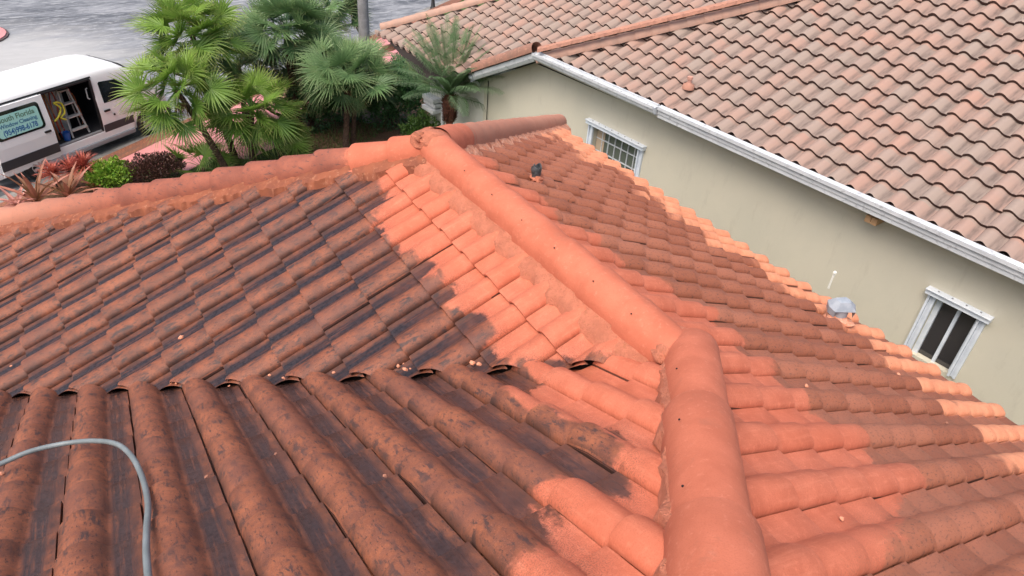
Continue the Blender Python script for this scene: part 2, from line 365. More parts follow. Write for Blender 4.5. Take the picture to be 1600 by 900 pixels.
for o, lb in ((sA, 'dark algae streaked slope with its top courses washed clean'), (sB, 'nearest slope of long round barrels with wet dark pans'), (sC, 'slope stepping down to the neighbouring wall, salmon by the ridge and brown below'), (sF, None)):
    hang(o, own); tag(o, lb)

def roof_z(kind):
    return {'A': lambda x, y: TP*x, 'C': lambda x, y: -TP*x, 'B': lambda x, y: -TP*(y-YJ), 'F': lambda x, y: -TP*(y-YK)}[kind]
def caps(name, parent, lo, up, r, ht, ex, zl, zr, cleanf, material, mortar, step=.012, dz=0, mw=.22, mh=.085, seg=20, eh=.26, dust=0.):
    """overlapping half-round hip tiles from the lower point lo to the upper point up, bedded in mortar on both sides"""
    lo = np.array(lo, float); up = np.array(up, float); T = up-lo; Ltot = np.linalg.norm(T); T /= Ltot
    B = np.cross(T, [0, 0, 1.]); B /= np.linalg.norm(B); Nn = np.cross(B, T)
    n = max(1, int(round(Ltot/ex))); ex = Ltot/n; V = []; Fc = []; cl = []
    for i in range(n):
        j = rng.normal(0, 1, 4); t0 = i*ex; tl = [0, 0, .010, ex*.33, ex*.66, ex+(.05 if i < n-1 else .04)]
        k0 = len(V)
        for q, t_ in enumerate(tl):
            f = t_/ex; rr_ = r+step*(1-f); hh = ht+step*(1-f)
            if q == 0: rr_ -= .016; hh -= .018
            if q == 1: rr_ -= .002; hh -= .003
            for k in range(seg+1):
                a = R_(-100+200*k/seg); ca = math.cos(a)
                p = lo+T*(t0+t_)+B*(rr_*math.sin(a)+j[0]*.003)+Nn*(hh*(np.sign(ca)*abs(ca)**.85)+j[1]*.002*(1-f)+dz)
                V.append(p); cl.append(cleanf((t0+t_), math.sin(a)))
        for q in range(len(tl)-1):
            for k in range(seg): Fc.append((k0+q*(seg+1)+k, k0+q*(seg+1)+k+1, k0+(q+1)*(seg+1)+k+1, k0+(q+1)*(seg+1)+k))
    o = mesh_obj(name, V, Fc, material, None, 42)
    a = o.data.attributes.new('clean', 'FLOAT', 'POINT'); a.data.foreach_set('value', np.array(cl, dtype=np.float32))
    a = o.data.attributes.new('dust', 'FLOAT', 'POINT'); a.data.foreach_set('value', np.array([dust(np.dot(v-lo, T)) if callable(dust) else dust for v in V], dtype=np.float32))
    hang(o, parent)
    if mortar:
        V = []; Fc = []; m = int(Ltot/.025)+1
        for side, zf in ((-1, zl), (1, zr)):
            k0 = len(V); ph = rng.uniform(0, 9, 3)
            for i in range(m+1):
                t_ = Ltot*i/m; c = lo+T*t_
                wv = .5*math.sin(t_*21+ph[0])+.3*math.sin(t_*47+ph[1])+rng.normal(0, .18)
                D_ = [r*.55, r*.93, r*1.08, mw*.80+wv*.012, mw+wv*.02, mw+.012+wv*.02]
                H_ = [mh+.02, mh+.006, mh-.012+rng.normal(0, .003), mh*(.5+eh/2)+rng.normal(0, .004), mh*eh+rng.normal(0, .004), -.03]
                for d, h in zip(D_, H_):
                    p = c+B*side*d; V.append((p[0], p[1], zf(p[0], p[1])+h))
            for i in range(m):
                for q in range(5): Fc.append((k0+i*6+q, k0+i*6+q+1, k0+(i+1)*6+q+1, k0+(i+1)*6+q))
        mo = mesh_obj('mortar_bed', V, Fc, mortar, o, 50); mo.matrix_parent_inverse = Matrix.Translation(-Vector(parent.location)) if False else Matrix.Identity(4)
    return o
zA, zB, zC, zF = [roof_z(k) for k in 'ABCF']
# ridge of the wing (lower end of each tile away from the camera)
cR1 = caps('ridge_tiles', own, (0, YK-.02, 0), (0, YJ+.02, 0), .124, .132, .335, zC, zA, lambda t, s: .5, M['cap'], M['mortar_clean'], step=.010, mw=.205, mh=.056, eh=.62)
hs = 2.6
cR2 = caps('ridge_tiles', own, (.085, YJ-.005, -.03), (-2.53, YJ-2.67, 2.6*TP), .120, .145, .74, zC, zB, lambda t, s: .5, M['cap'], M['mortar_clean'], step=.020, mw=.138, mh=.050, eh=.8, seg=28)
hl = EAVE
dustL = lambda t: float(np.clip((3.6-t)/1.6, 0, 1))*.9
cHL = caps('ridge_tiles', own, (-hl, YK+hl, -hl*TP), (0, YK, 0), .108, .118, .33, zF, zA, lambda t, s: (t-(hl**2*2+(hl*TP)**2)**.5+.70), M['cap'], M['mortar'], step=.030, mw=.205, mh=.066, eh=.72, dust=dustL)
cHR = caps('ridge_tiles', own, (hl, YK+hl, -hl*TP), (.05, YK+.05, 0), .125, .14, .33, zC, zF, lambda t, s: .3 if t > 5.9 else -.3, M['cap'], M['mortar_pale'], step=.014, mw=.21, mh=.07, dust=lambda t: .75+.25*float(np.clip((3.4-t)/.4, 0, 1)))
tag(cR1, 'clean salmon ridge of the wing'); tag(cR2, 'broad clean hip rising towards the camera'); tag(cHL, 'weathered hip descending towards the street'); tag(cHR, 'hip descending to the eave corner, pale at its far end')
# lump of mortar and a chipped tile end where the three ridges meet
def blob(name, c, sz, m, parent, seed=0, amp=.25, sub=3):
    bm = bmesh.new(); bmesh.ops.create_icosphere(bm, subdivisions=sub, radius=1); q = random.Random(seed); ph = [q.uniform(0, 6) for _ in range(9)]
    for v in bm.verts:
        p = v.co; k = 1+amp*(math.sin(p.x*3+ph[0])*math.sin(p.y*4+ph[1])+.6*math.sin(p.z*7+ph[2]+p.x*5)+.3*math.sin(p.y*13+ph[3]))
        v.co = Vector((p.x*sz[0]*k, p.y*sz[1]*k, p.z*sz[2]*k))
    vs = [v.co+Vector(c) for v in bm.verts]; fs = [tuple(x.index for x in f.verts) for f in bm.faces]; bm.free()
    return mesh_obj(name, vs, fs, m, parent, 60)
k = blob('mortar_lump', (-.01, YK+.02, .065), (.15, .16, .080), M['mortar_clean'], None, 3, .12); hang(k, own)
k = blob('mortar_lump', (-.11, YK+.03, .10), (.045, .05, .035), mat('hollow broken tile end', (.30, .10, .055), .9), None, 5, .3); hang(k, own)
k = blob('mortar_lump', (.02, YJ+.02, .055), (.15, .13, .06), M['mortar_clean'], None, 8, .12); hang(k, own)
# nail holes in the ridge tiles
hole = mat('nail hole', (.02, .01, .01), .9)
for pt, ax in [((-.085, 1.25, .118), 0), ((-.085, .88, .116), 0), ((-.085, .52, .116), 0), ((-.085, .17, .117), 0), ((-.085, -.2, .118), 0), ((-.085, -.52, .118), 0)]:
    b = MB(); b.lathe([(0, .003), (.0038, .003), (.0045, 0)], pt, (-.5, 0, .8), 8); k = b.build('nail_hole', hole, None); hang(k, own)
for s_ in (.28, .62, .93, 1.25):
    c = Vector((-s_-.02, YJ-s_+.02, s_*TP+.124)); b = MB(); b.lathe([(0, .003), (.0038, .003), (.0045, 0)], c, (-.4, .4, .8), 8); k = b.build('nail_hole', hole, None); hang(k, own)
# deck below the tiles, fascia and walls
b = MB(); E_ = EAVE-.05; dz = -.075
ys, yn = -5.4, YK+EAVE-.05
J = (0, YJ, dz); K = (0, YK, dz); z0 = -EAVE*TP+dz
Cw = (-E_, yn, -E_*TP+dz); Ce = (E_, yn, -E_*TP+dz); vW = (-E_, YJ+E_, -E_*TP+dz); hN = (-4.6, YJ-4.6, 4.6*TP+dz)
b.add([J, K, Cw, vW], [(0, 1, 2, 3)]); b.add([K, Ce, Cw], [(0, 1, 2)]); b.add([J, K, Ce, (E_, YJ-4.6, -E_*TP+dz), hN], [(0, 1, 2, 3, 4)]); b.add([J, vW, (-6, YJ+6, -6*TP+dz), (-6, YJ-4.6, 4.6*TP+dz), hN], [(0, 1, 2, 3, 4)])
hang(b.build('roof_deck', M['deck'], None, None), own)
M['stucco_own'] = noisy('cream stucco', (.62, .56, .44), (.56, .50, .40), 3, .9, .3, .004)
M['white'] = noisy('white painted aluminium', (.56, .59, .62), (.47, .50, .53), 3, .5, .1, .003, c3=(.38, .40, .42))
b = MB(); ww = EAVE-.45
zt = -EAVE*TP-.12
b.box((ww-.1, (YK+ww+(-5))/2, (G0+zt)/2), (.2, YK+ww+5, zt-G0)); b.box((0, YK+ww-.1, (G0+zt)/2), (2*ww-.4-.01, .2, zt-G0)); b.box((-ww+.1, (YK+ww+YJ+ww)/2, (G0+zt)/2), (.2, YK-YJ, zt-G0))
hang(b.build('wall', M['stucco_own'], None, None), own)
b = MB(); b.box((EAVE-.06, (YK+EAVE-5)/2, -EAVE*TP-.17), (.03, YK+EAVE+5, .18)); b.box((0, YK+EAVE-.06, -EAVE*TP-.17), (2*EAVE-.15, .03, .18)); b.box((-EAVE+.06, (YK+EAVE*2+YJ)/2, -EAVE*TP-.17), (.03, YK-YJ-.1, .18))
hang(b.build('fascia', M['white'], None, None), own)

# ------------------------------------------------------------------ neighbouring house
AZ = R_(6.39); Xn = np.array([math.cos(AZ), math.sin(AZ), 0.]); Yn = np.array([-math.sin(AZ), math.cos(AZ), 0.]); Zn = np.array([0, 0, 1.])
nb = empty('neighbouring_house', (6.9, 4, G0)); tag(nb, 'beige stucco house with a large faded pink tile roof beyond the narrow side yard', 'house')
PN = R_(26.3); TN = math.tan(PN); CN, SNN = math.cos(PN), math.sin(PN)
C0 = at(836, 82, (0, 0, 1), -2.0)
def nz(p, base, k): return base
def lin(nx, ny, p):     # half plane n.(x-p) < 0 as (a,b,c)
    return (nx, ny, nx*p[0]+ny*p[1])
# main slope facing us
On = np.array([6.727, 4.116, -2.008])-Zn*.07; Dn = -Xn*CN-Zn*SNN
hip = (Yn-Xn)
hipn = (Yn+Xn)/2**.5      # normal of the hip line (direction Xn-Yn): keep below
clipR = [lin(hipn[0], hipn[1], C0+Zn*0-hipn*.02), lin(-Xn[0], -Xn[1], On-Xn*.02)]
sR, NR = slope('roof_slope', None, On, -Yn, Dn, [(-20, 46, [])], (-24, 1), clipR, M['ntile'], SS, HS, lift=.050, endd=.046, edge=True, jit=.006)
def sgn(): pass
hang(sR, nb); tag(sR, 'large faded pink slope facing the near house')
# slope of the far wing, parallel to the first and lower
OL = np.array([6.733, 13.303, -2.196])-Zn*.03
az2 = R_(6.4)
hL0 = at(690, 22, (-TN*Xn[0], -TN*Xn[1], 1.), np.array([-TN*Xn[0], -TN*Xn[1], 1.])@OL)
_n = (-TN*Xn[0], -TN*Xn[1], 1.); _d = np.array(_n)@OL
_p = [at(664, 121, _n, _d), at(745, 109, _n, _d), at(836, 74, _n, _d)]
LCL = []
for a_, b_ in ((_p[0], _p[1]), (_p[1], _p[2])):
    dd = b_-a_; nn_ = np.array([dd[1], -dd[0], 0.]); nn_ /= np.linalg.norm(nn_); LCL.append(lin(nn_[0], nn_[1], a_))
clipL = [lin(hipn[0], hipn[1], hL0-hipn*.02), lin(-Xn[0], -Xn[1], OL-Xn*1.72)]
rP = int(math.floor(((OL-_p[2])@Yn)/TW))
# it ends against the hip roof in front of it
sL, NL_ = slope('roof_slope', None, OL, -Yn, Dn, [(-14, rP, LCL), (rP, 34, [lin(-hipn[0], -hipn[1], C0+hipn*.2), lin(-Xn[0], -Xn[1], _p[2])])], (-24, 8), clipL, M['ntile'], SS, HS, lift=.045, endd=.040, edge=True, jit=.004)
hang(sL, nb)
def ncaps(lo, up, r, mt, z_l, z_r, ex=.33, mo=M['nmortar'], mw=.165, mh=.075):
    o = caps('ridge_tiles', nb, lo, up, r, r*.95, ex, z_l, z_r, lambda t, s: .5, mt, mo, step=.014, mw=mw, mh=mh, eh=.5, dz=.015)
    return o
dR0 = np.array([-TN*Xn[0], -TN*Xn[1], 1.])@On; zRf = lambda x, y: dR0+TN*(x*Xn[0]+y*Xn[1])+.035
dL0 = np.array([-TN*Xn[0], -TN*Xn[1], 1.])@OL; zLf = lambda x, y: dL0+TN*(x*Xn[0]+y*Xn[1])+.035
dNf = C0@Yn*TN-2.0; zNf = lambda x, y: dNf-TN*(x*Yn[0]+y*Yn[1])
hd = (Xn-Yn)/2**.5
def onz(p, zf): return np.array([p[0], p[1], zf(p[0], p[1])])
ncaps(onz(C0+hd*.05, zRf), onz(C0+hd*7.2, zRf), .115, M['ncap'], zRf, zNf)
hL1 = hL0-hd*((hL0-OL)@hd*0+1.55)
ncaps(onz(hL1, zLf), onz(hL0+hd*8, zLf), .115, M['ncap'], zLf, lambda x, y: zLf(x, y)-.5)
# slope descending away from us with its rake on our side
NE = C0+2.0*(Yn-Zn*TN)
sN, NN_ = slope('roof_slope', None, np.array([NE[0], NE[1], NE[2]])+Xn*.1, Xn, Yn*CN-Zn*SNN, [(0, 30, [])], (-16, 1), [lin(-hipn[0], -hipn[1], C0+hipn*.02), lin(-Xn[0], -Xn[1], C0+Xn*.05)], M['ntile'], SS, HS, lift=.030, endd=.026, edge=True)
hang(sN, nb)
rk = caps('rake_tiles', nb, NE+Zn*.05+Xn*.02, C0+Zn*.05+Xn*.02, .14, .15, .34, zNf, zNf, lambda t, s: .5, M['ncap2'], None, step=.012)
# decks
b = MB()
def pt(p, zf, dz=-.10): return (p[0], p[1], zf(p[0], p[1])+dz)
e1 = On-Yn*13.5; u1 = C0+hd*7.6
b.add([pt(C0+Xn*.08, zRf), pt(u1, zRf), pt(u1-Yn*9+Xn*0, zRf), pt(e1+Xn*.08, zRf)], [(0, 1, 2, 3)])
b.add([pt(C0+Xn*.08, zNf), pt(NE+Xn*.08, zNf), pt(NE+Xn*6, zNf), pt(u1, zNf)], [(0, 1, 2, 3)])
q0 = OL-Xn*1.65; a0 = hL0-hd*1.6
b.add([pt(a0, zLf), pt(hL0+hd*8, zLf), pt(hL0+hd*8-hipn*((hL0-C0)@hipn-.3), zLf), pt(_p[2], zLf), pt(_p[1], zLf), pt(_p[0], zLf)], [(0, 1, 2, 3, 4, 5)])
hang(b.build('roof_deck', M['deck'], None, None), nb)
# walls
WO = .42                                # eave overhang
def frame(p, dv=0): return p
Mn = Matrix(((Xn[0], Yn[0], 0), (Xn[1], Yn[1], 0), (0, 0, 1)))   # local axes of the house
def loc(u, v, z): return C0+Xn*u+Yn*v+Zn*(z-C0[2])
m = mat('beige stucco wall', (.66, .61, .48), .9, 0, .25); t = NT(m); v = t.obj()
f1 = t.noise(v, .8, 4); f2 = t.noise(t.mapv(v, (6, 6, 1.5)), 1., 5, .7); f3 = t.noise(v, 120, 3)
c = t.mix(t.step(f1, .3, .7), (.56, .53, .435), (.52, .50, .415)); c = t.mix(t.math('MULTIPLY', t.step(f2, .56, .75), .4), c, (.43, .40, .33))
t.color(c); t.bump(t.math('ADD', f3, t.math('MULTIPLY', t.noise(v, 9, 3), 1.5)), .35, .006); M['stucco'] = m
M['stucco_white'] = noisy('pale stucco', (.60, .60, .55), (.55, .55, .50), 2, .9, .3, .004)
b = MB()
# gable-like wall: polygon in (v,z), u = WO ; windows cut as openings
W1 = dict(v0=-2.74, v1=-1.50, z0=-4.05, z1=-3.05); W2 = dict(v0=-8.96, v1=-8.40, z0=-4.05, z1=-3.03)
def wall_with_openings(b, u, v0, v1, z0, z1, ops, t=.2):
    ops = sorted(ops, key=lambda o: o['v0']); cur = v0
    def bx(a, c, lo, hi):
        if c-a > 1e-4 and hi-lo > 1e-4: b.box(loc(u+t/2, (a+c)/2, (lo+hi)/2), (t, c-a, hi-lo), Mn)
    for o in ops:
        bx(cur, o['v0'], z0, z1); bx(o['v0'], o['v1'], z0, o['z0']); bx(o['v0'], o['v1'], o['z1'], z1); cur = o['v1']
    bx(cur, v1, z0, z1)
wall_with_openings(b, WO, -13.5, -.0, G0, -2.17, [W1, W2])
# raked piece and its return
k = [(0, G0), (0, -2.18), (2.2, -2.18-2.2*TN), (2.2, G0)]
vs = [loc(WO, a, z) for a, z in k]+[loc(WO+.2, a, z) for a, z in k]
b.add(vs, [(0, 1, 2, 3), (7, 6, 5, 4), (0, 4, 5, 1), (1, 5, 6, 2), (2, 6, 7, 3), (3, 7, 4, 0)])
wl = b.build('wall', M['stucco'], None, None); hang(wl, nb); tag(wl, 'long flat beige stucco wall')
b = MB(); b.box(loc(WO+.1+.02, 3.4, (G0-3.06)/2), (.2, 2.4, -3.06-G0), Mn); b.box(loc(WO+3, 4.5, (G0-3.2)/2), (5.6, .2, -3.2-G0), Mn)
w2 = b.build('wall', M['stucco_white'], None, None); hang(w2, nb); tag(w2, 'pale end of the wall beside the date palm')
b = MB()
for dz_, d in ((-4.42, .14), (-4.55, .10), (-4.70, .16)): b.box(loc(WO-d/2+.02, 4.33, dz_), (d+.2, .55, .11), Mn, .02)
hang(b.build('wall_moulding', M['white'], None, 40), nb)
b = MB(); b.tube([loc(WO-.04, 3.9, -3.1), loc(WO-.04, 3.9, G0)], .04, 8)
hang(b.build('downspout', M['white'], None, 40), nb)
b = MB(); b.tube([loc(WO-.04, 2.0, -3.25), loc(WO-.04, 2.0, G0)], .010, 6); hang(b.build('wall_cable', mat('black cable', (.03, .03, .03), .5), None, 40), nb)
# fascia, drip edge and gutter
def extr(b, prof, p0, p1, up=Zn, out=None):
    """profile of (out, up) pairs swept from p0 to p1"""
    p0 = np.array(p0); p1 = np.array(p1); vs = [p0+out*a+up*h for a, h in prof]+[p1+out*a+up*h for a, h in prof]; n = len(prof)
    b.add(vs, [(i, (i+1) % n, (i+1) % n+n, i+n) for i in range(n)]+[tuple(range(n))[::-1], tuple(range(n, 2*n))])
fas = [(-.02, -.20), (.03, -.20), (.03, -.13), (.045, -.13), (.045, -.06), (.075, -.055), (.075, .0), (-.02, .015)]
zf = -1.995
b = MB(); extr(b, fas, loc(.07, -3.32, zf), loc(.07, -13.5, zf), out=-Xn); hang(b.build('fascia', M['white'], None, None), nb)
b = MB(); extr(b, [(-.35, -.205), (0, -.205), (0, -.185), (-.35, -.185)], loc(.07, 0, zf), loc(.07, -13.5, zf), out=-Xn); hang(b.build('soffit', M['stucco'], None, None), nb)
gp = [(0, -.15), (.05, -.15), (.085, -.12), (.10, -.06), (.115, -.055), (.115, -.01), (.10, -.01), (.10, -.04), (.0, -.03), (0, .0), (-.03, .0), (-.03, -.15)]
gp = [(a*1.15, h*1.1) for a, h in gp]
b = MB(); extr(b, gp, loc(.03, -.02, zf+.02), loc(.03, -3.30, zf+.02), out=-Xn)
r_up = np.array([0, 0, 1.])
extr(b, [(-.02, -.20), (.06, -.20), (.10, -.13), (.11, -.03), (-.02, -.01)], loc(.03, -.03, zf+.03), loc(.03, 2.03, zf+.03-2.06*TN), out=-Xn)
g = b.build('gutter', M['white'], None, None); hang(g, nb)
hgm = mat('grey strap', (.25, .27, .28), .4)
for vv in (-.35, -1.05, -1.75, -2.45, -3.1):
    b = MB(); b.box(loc(-.02, vv, zf-.018), (.11, .018, .008), Mn); k = b.build('gutter_hanger', hgm, g)
b = MB(); b.lathe([(0, -.06), (.075, -.06), (.085, -.02), (.085, .05), (0, .06)], loc(-.02, 2.06, zf-.10-2.06*TN), Yn, 16); b.tube([loc(-.02, 2.1, zf-.2-2.06*TN), loc(.2, 2.2, zf-.3-2.06*TN), loc(.36, 2.3, zf-.42-2.1*TN)], .035, 8)
hang(b.build('gutter_elbow', mat('dull grey metal', (.30, .34, .36), .4), None, 40), nb)
# windows
M['alu'] = noisy('pale aluminium rail', (.66, .71, .78), (.56, .62, .69), 5, .35, .05, .002)
M['glass_dark'] = mat('dark window glass', (.035, .033, .036), .08, 0, .8)
M['glass_green'] = mat('grey green glass', (.10, .115, .10), .12, 0, .8)
M['bolt'] = mat('grey bolt', (.35, .36, .38), .4, .6)
def nbox(b, u, v0, v1, z0, z1, t_, bev=0): b.box(loc(u, (v0+v1)/2, (z0+z1)/2), (t_, abs(v1-v0), abs(z1-z0)), Mn, bev)
def shutter(W, lb, sidew=.12):
    fr = MB(); fr_z1 = W['z1']
    nbox(fr, WO-.035, W['v0']-sidew-.04, W['v1']+sidew+.04, fr_z1-.005, fr_z1+.065, .13)
    nbox(fr, WO-.045, W['v0']-sidew-.045, W['v1']+sidew+.045, fr_z1+.066, fr_z1+.078, .16)
    for a in (W['v0']-sidew, W['v1']):
        nbox(fr, WO-.012, a, a+.035, W['z0'], fr_z1-.006, .06); nbox(fr, WO-.004, a+.036, a+sidew-.032, W['z0'], fr_z1-.006, .03); nbox(fr, WO-.016, a+sidew-.03, a+sidew, W['z0'], fr_z1-.006, .07)
    f = fr.build('window_frame', M['alu'], None, None); hang(f, nb); tag(f, lb)
    n = int((W['v1']-W['v0'])/.17)
    for i in range(n+1):
        vv = W['v0']+(W['v1']-W['v0'])*i/n; bo = MB(); bo.lathe([(0, .016), (.012, .012), (.013, 0)], loc(WO-.06, vv, fr_z1+.078), (0, 0, 1), 8); bo.build('bolt', M['bolt'], f)
    return f
f1_ = shutter(W1, 'shutter rails round the wide grid window')
b = MB(); nbox(b, WO+.12, W1['v0'], W1['v1'], W1['z0'], W1['z1'], .02); p = b.build('pane', M['glass_green'], f1_)
b = MB(); nv = 7
for i in range(1, nv): vv = W1['v0']+(W1['v1']-W1['v0'])*i/nv; nbox(b, WO+.098, vv-.009, vv+.009, W1['z0'], W1['z1'], .02)
for i in range(0, 5): zz = W1['z1']-.02-.26*i; nbox(b, WO+.096, W1['v0'], W1['v1'], zz-.009, zz+.009, .02)
b.build('muntins', M['white'], f1_)
b = MB(); nbox(b, WO+.10, W1['v1']-.24, W1['v1']-.02, W1['z0'], W1['z1'], .012); b.build('blind', mat('tan blind', (.42, .33, .24), .8), f1_)
f2_ = shutter(W2, 'shutter rails round the sliding window', .105)
b = MB(); nbox(b, WO+.12, W2['v0'], W2['v1'], W2['z0'], W2['z1'], .02); b.build('pane', M['glass_dark'], f2_)
b = MB(); vm = (W2['v0']+W2['v1'])/2-.02; nbox(b, WO+.09, vm-.022, vm+.022, W2['z0'], W2['z1'], .04)
for a, c_ in ((W2['v0'], W2['v0']+.035), (W2['v1']-.07, W2['v1'])): nbox(b, WO+.088, a, c_, W2['z0'], W2['z1'], .05)
nbox(b, WO+.086, W2['v0'], W2['v1'], W2['z1']-.03, W2['z1'], .05); b.build('sash', M['alu'], f2_)
# timber block below the fascia
q = at(1368, 341, Xn, (C0+Xn*(WO-.12))@Xn); b = MB()
for k_ in range(2): b.box(q+Yn*(.045-.09*k_), (.26, .085, .10), Mn, .006)
o = b.build('timber_block', noisy('bare pine', (.52, .33, .18), (.42, .25, .13), 14, .8, .3), None, None); hang(o, nb)
# its small vent pipe
q = at(1076, 133, (-TN*Xn[0], -TN*Xn[1], 1.), dR0+.06); b = MB()
b.lathe([(.035, -.1), (.035, .10), (.05, .105), (.05, .15), (.0, .155)], q, (0, 0, 1), 14); vp = b.build('vent_pipe', noisy('pink painted pipe', (.55, .30, .24), (.48, .26, .20), 20), None, 40); hang(vp, nb)
b = MB(); b.lathe([(.11, -.06), (.10, .01), (.06, .03), (.036, .05)], q, (0, 0, 1), 14); k = b.build('pipe_flashing', M['nmortar'], None, 60); hang(k, nb)

# ------------------------------------------------------------------ ground, street, kerb, walk
KD = np.array([math.cos(R_(37)), math.sin(R_(37)), 0]); KN = np.array([-KD[1], KD[0], 0]); K0 = np.array([-2.13, 16.56, 0.])
def kp(t_, n_, z=G0): p = K0+KD*t_+KN*n_; return (p[0], p[1], z)
m = mat('wet asphalt with pale washed silt', (.12, .12, .125), .45, 0, .5); t = NT(m); v = t.obj()
vr = t.mapv(v, (1, 1, 1), (0, 0, R_(-8)))
n1 = t.noise(t.mapv(vr, (.28, .95, 1)), 1., 6, .68, .9); n2 = t.noise(t.mapv(vr, (1.6, 5.5, 1)), 1., 6, .75, .6); n3 = t.noise(v, 30, 4, .75); n4 = t.noise(v, .07, 2)
c = t.mix(t.step(n1, .38, .62), (.075, .080, .088), (.25, .26, .275))
c = t.mix(t.math('MULTIPLY', t.step(n2, .50, .62), .7), c, (.40, .41, .42)); c = t.mix(t.math('MULTIPLY', t.step(n2, .46, .36), .6), c, (.045, .047, .052))
c = t.mix(t.math('MULTIPLY', t.step(n3, .5, .7), .3), c, (.07, .07, .075))
g = t.new('ShaderNodeVectorMath', operation='DISTANCE'); t.l.new(v, g.inputs[0]); g.inputs[1].default_value = (-3.9, 25.5, G0-.1)
w_ = t.math('MULTIPLY', t.step(t.math('ADD', g.outputs['Value'], t.math('MULTIPLY', t.math('SUBTRACT', n1, .5), 9.)), 5.2, 1.6), .8)
c = t.mix(w_, c, (.46, .46, .45))
t.color(c); t.rough(t.math('ADD', .30, t.math('MULTIPLY', n2, .35))); t.bump(t.math('ADD', n3, n2), .3, .006); M['asphalt'] = m
b = MB(); S_ = 600; b.add([(-S_, -S_, G0-.1), (S_, -S_, G0-.1), (S_, S_, G0-.1), (-S_, S_, G0-.1)], [(0, 1, 2, 3)])
tag(b.build('street', M['asphalt'], None, None), kind='structure')
M['conc'] = noisy('grey gutter concrete', (.30, .29, .27), (.18, .175, .165), 3, .8, .4, .004)
m = mat('rust stained brick kerb', (.33, .13, .07), .8); t = NT(m); v = t.obj(); vv = t.mapv(v, (1, 1, 1), (0, 0, R_(-37)))
n1 = t.noise(t.mapv(vv, (.8, 5, 1)), 1., 5, .7); br = t.new('ShaderNodeTexBrick'); t.l.new(t.mapv(vv, (1, 1, 1)), br.inputs[0]); br.inputs['Scale'].default_value = 4.2; br.inputs['Mortar Size'].default_value = .03
br.inputs['Color1'].default_value = (.34, .125, .065, 1); br.inputs['Color2'].default_value = (.26, .10, .055, 1); br.inputs['Mortar'].default_value = (.12, .065, .045, 1)
c = t.mix(t.math('MULTIPLY', t.step(n1, .45, .65), .8), br.outputs[0], (.15, .085, .06)); t.color(t.mix(t.math('MULTIPLY', t.step(n1, .42, .3), .6), c, (.42, .23, .15))); t.bump(t.noise(v, 40, 4), .5, .01); M['kerb'] = m
m = mat('pink painted concrete', (.62, .26, .25), .5, 0, .5); t = NT(m); v = t.obj(); vv = t.mapv(v, (1, 1, 1), (0, 0, R_(-37)))
n1 = t.noise(v, .9, 4); n2 = t.noise(v, 7, 5, .7)
c = t.mix(t.step(n1, .3, .7), (.66, .275, .27), (.58, .235, .235)); c = t.mix(t.math('MULTIPLY', t.step(n2, .5, .72), .4), c, (.45, .15, .15)); t.color(c); t.rough(t.math('ADD', .25, t.math('MULTIPLY', n1, .5))); M['pink'] = m
m = mat('lawn soil and turf', (.07, .12, .035), .9, 0, .2); t = NT(m); v = t.obj(); n1 = t.noise(v, 2, 4); n2 = t.noise(v, 60, 4, .8)
c = t.mix(t.step(n1, .35, .65), (.06, .105, .03), (.10, .13, .05)); t.color(t.mix(t.step(n2, .5, .7), c, (.03, .05, .018))); t.bump(n2, .8, .02); M['lawn'] = m
M['mulch'] = noisy('brown bark mulch', (.20, .115, .065), (.11, .06, .035), 22, .95, .9, .03, 6, c3=(.30, .19, .11))
def slab(name, pts, z0, z1, m_, **k):
    n = len(pts); vs = [(p[0], p[1], z1) for p in pts]+[(p[0], p[1], z0) for p in pts]
    o = mesh_obj(name, vs, [tuple(range(n))]+[(i, i+n, (i+1) % n+n, (i+1) % n) for i in range(n)], m_, None); tag(o, kind='structure', **k); return o
slab('lawn', [kp(-60, -.46), kp(-60, -60), kp(60, -60), kp(60, -.46)], G0-.3, G0-.012, M['lawn'])
slab('kerb', [kp(-60, 0), kp(-60, -.45), kp(60, -.45), kp(60, 0)], G0-.3, G0, M['kerb'])
slab('gutter_strip', [kp(-60, .42), kp(-60, .001), kp(60, .001), kp(60, .42)], G0-.3, G0-.094, M['conc'])
for a, c_ in ((-.15, 1.62), (1.65, 3.6), (3.63, 6.0), (6.03, 9.2), (9.23, 12.5), (12.53, 16)):
    slab('sidewalk', [kp(a, -.47), kp(a+(.75 if a < 0 else 0), -2.3), kp(c_, -2.3), kp(c_, -.47)], G0-.3, G0+.004, M['pink'])
slab('driveway', [kp(1.65, -2.33), kp(1.65+.2, -3.1), kp(3.0, -3.3), kp(3.6, -2.33)], G0-.3, G0+.003, M['pink'])
slab('mulch_bed', [kp(-12, -.47), kp(-12, -9), kp(-1.0, -6), kp(-.3, -2.6), kp(-.2, -.47)], G0-.2, G0-.004, M['mulch'])
slab('mulch_bed', [(3.0, 13.2), (7.2, 12.6), (7.35, 17.6), (3.4, 18.0), (2.6, 15.6)], G0-.2, G0-.003, M['mulch'])
isl = [(-5.25+1.55*math.cos(i*.2618), 28.9+1.55*math.sin(i*.2618)) for i in range(24)]
slab('traffic_island', isl, G0-.3, G0-.02, M['pink'])
isl2 = [(-5.25+1.62*math.cos(i*.2618), 28.9+1.62*math.sin(i*.2618)) for i in range(24)]
slab('traffic_island_edge', isl2, G0-.3, G0-.05, mat('dark damp edge', (.10, .07, .065), .7))

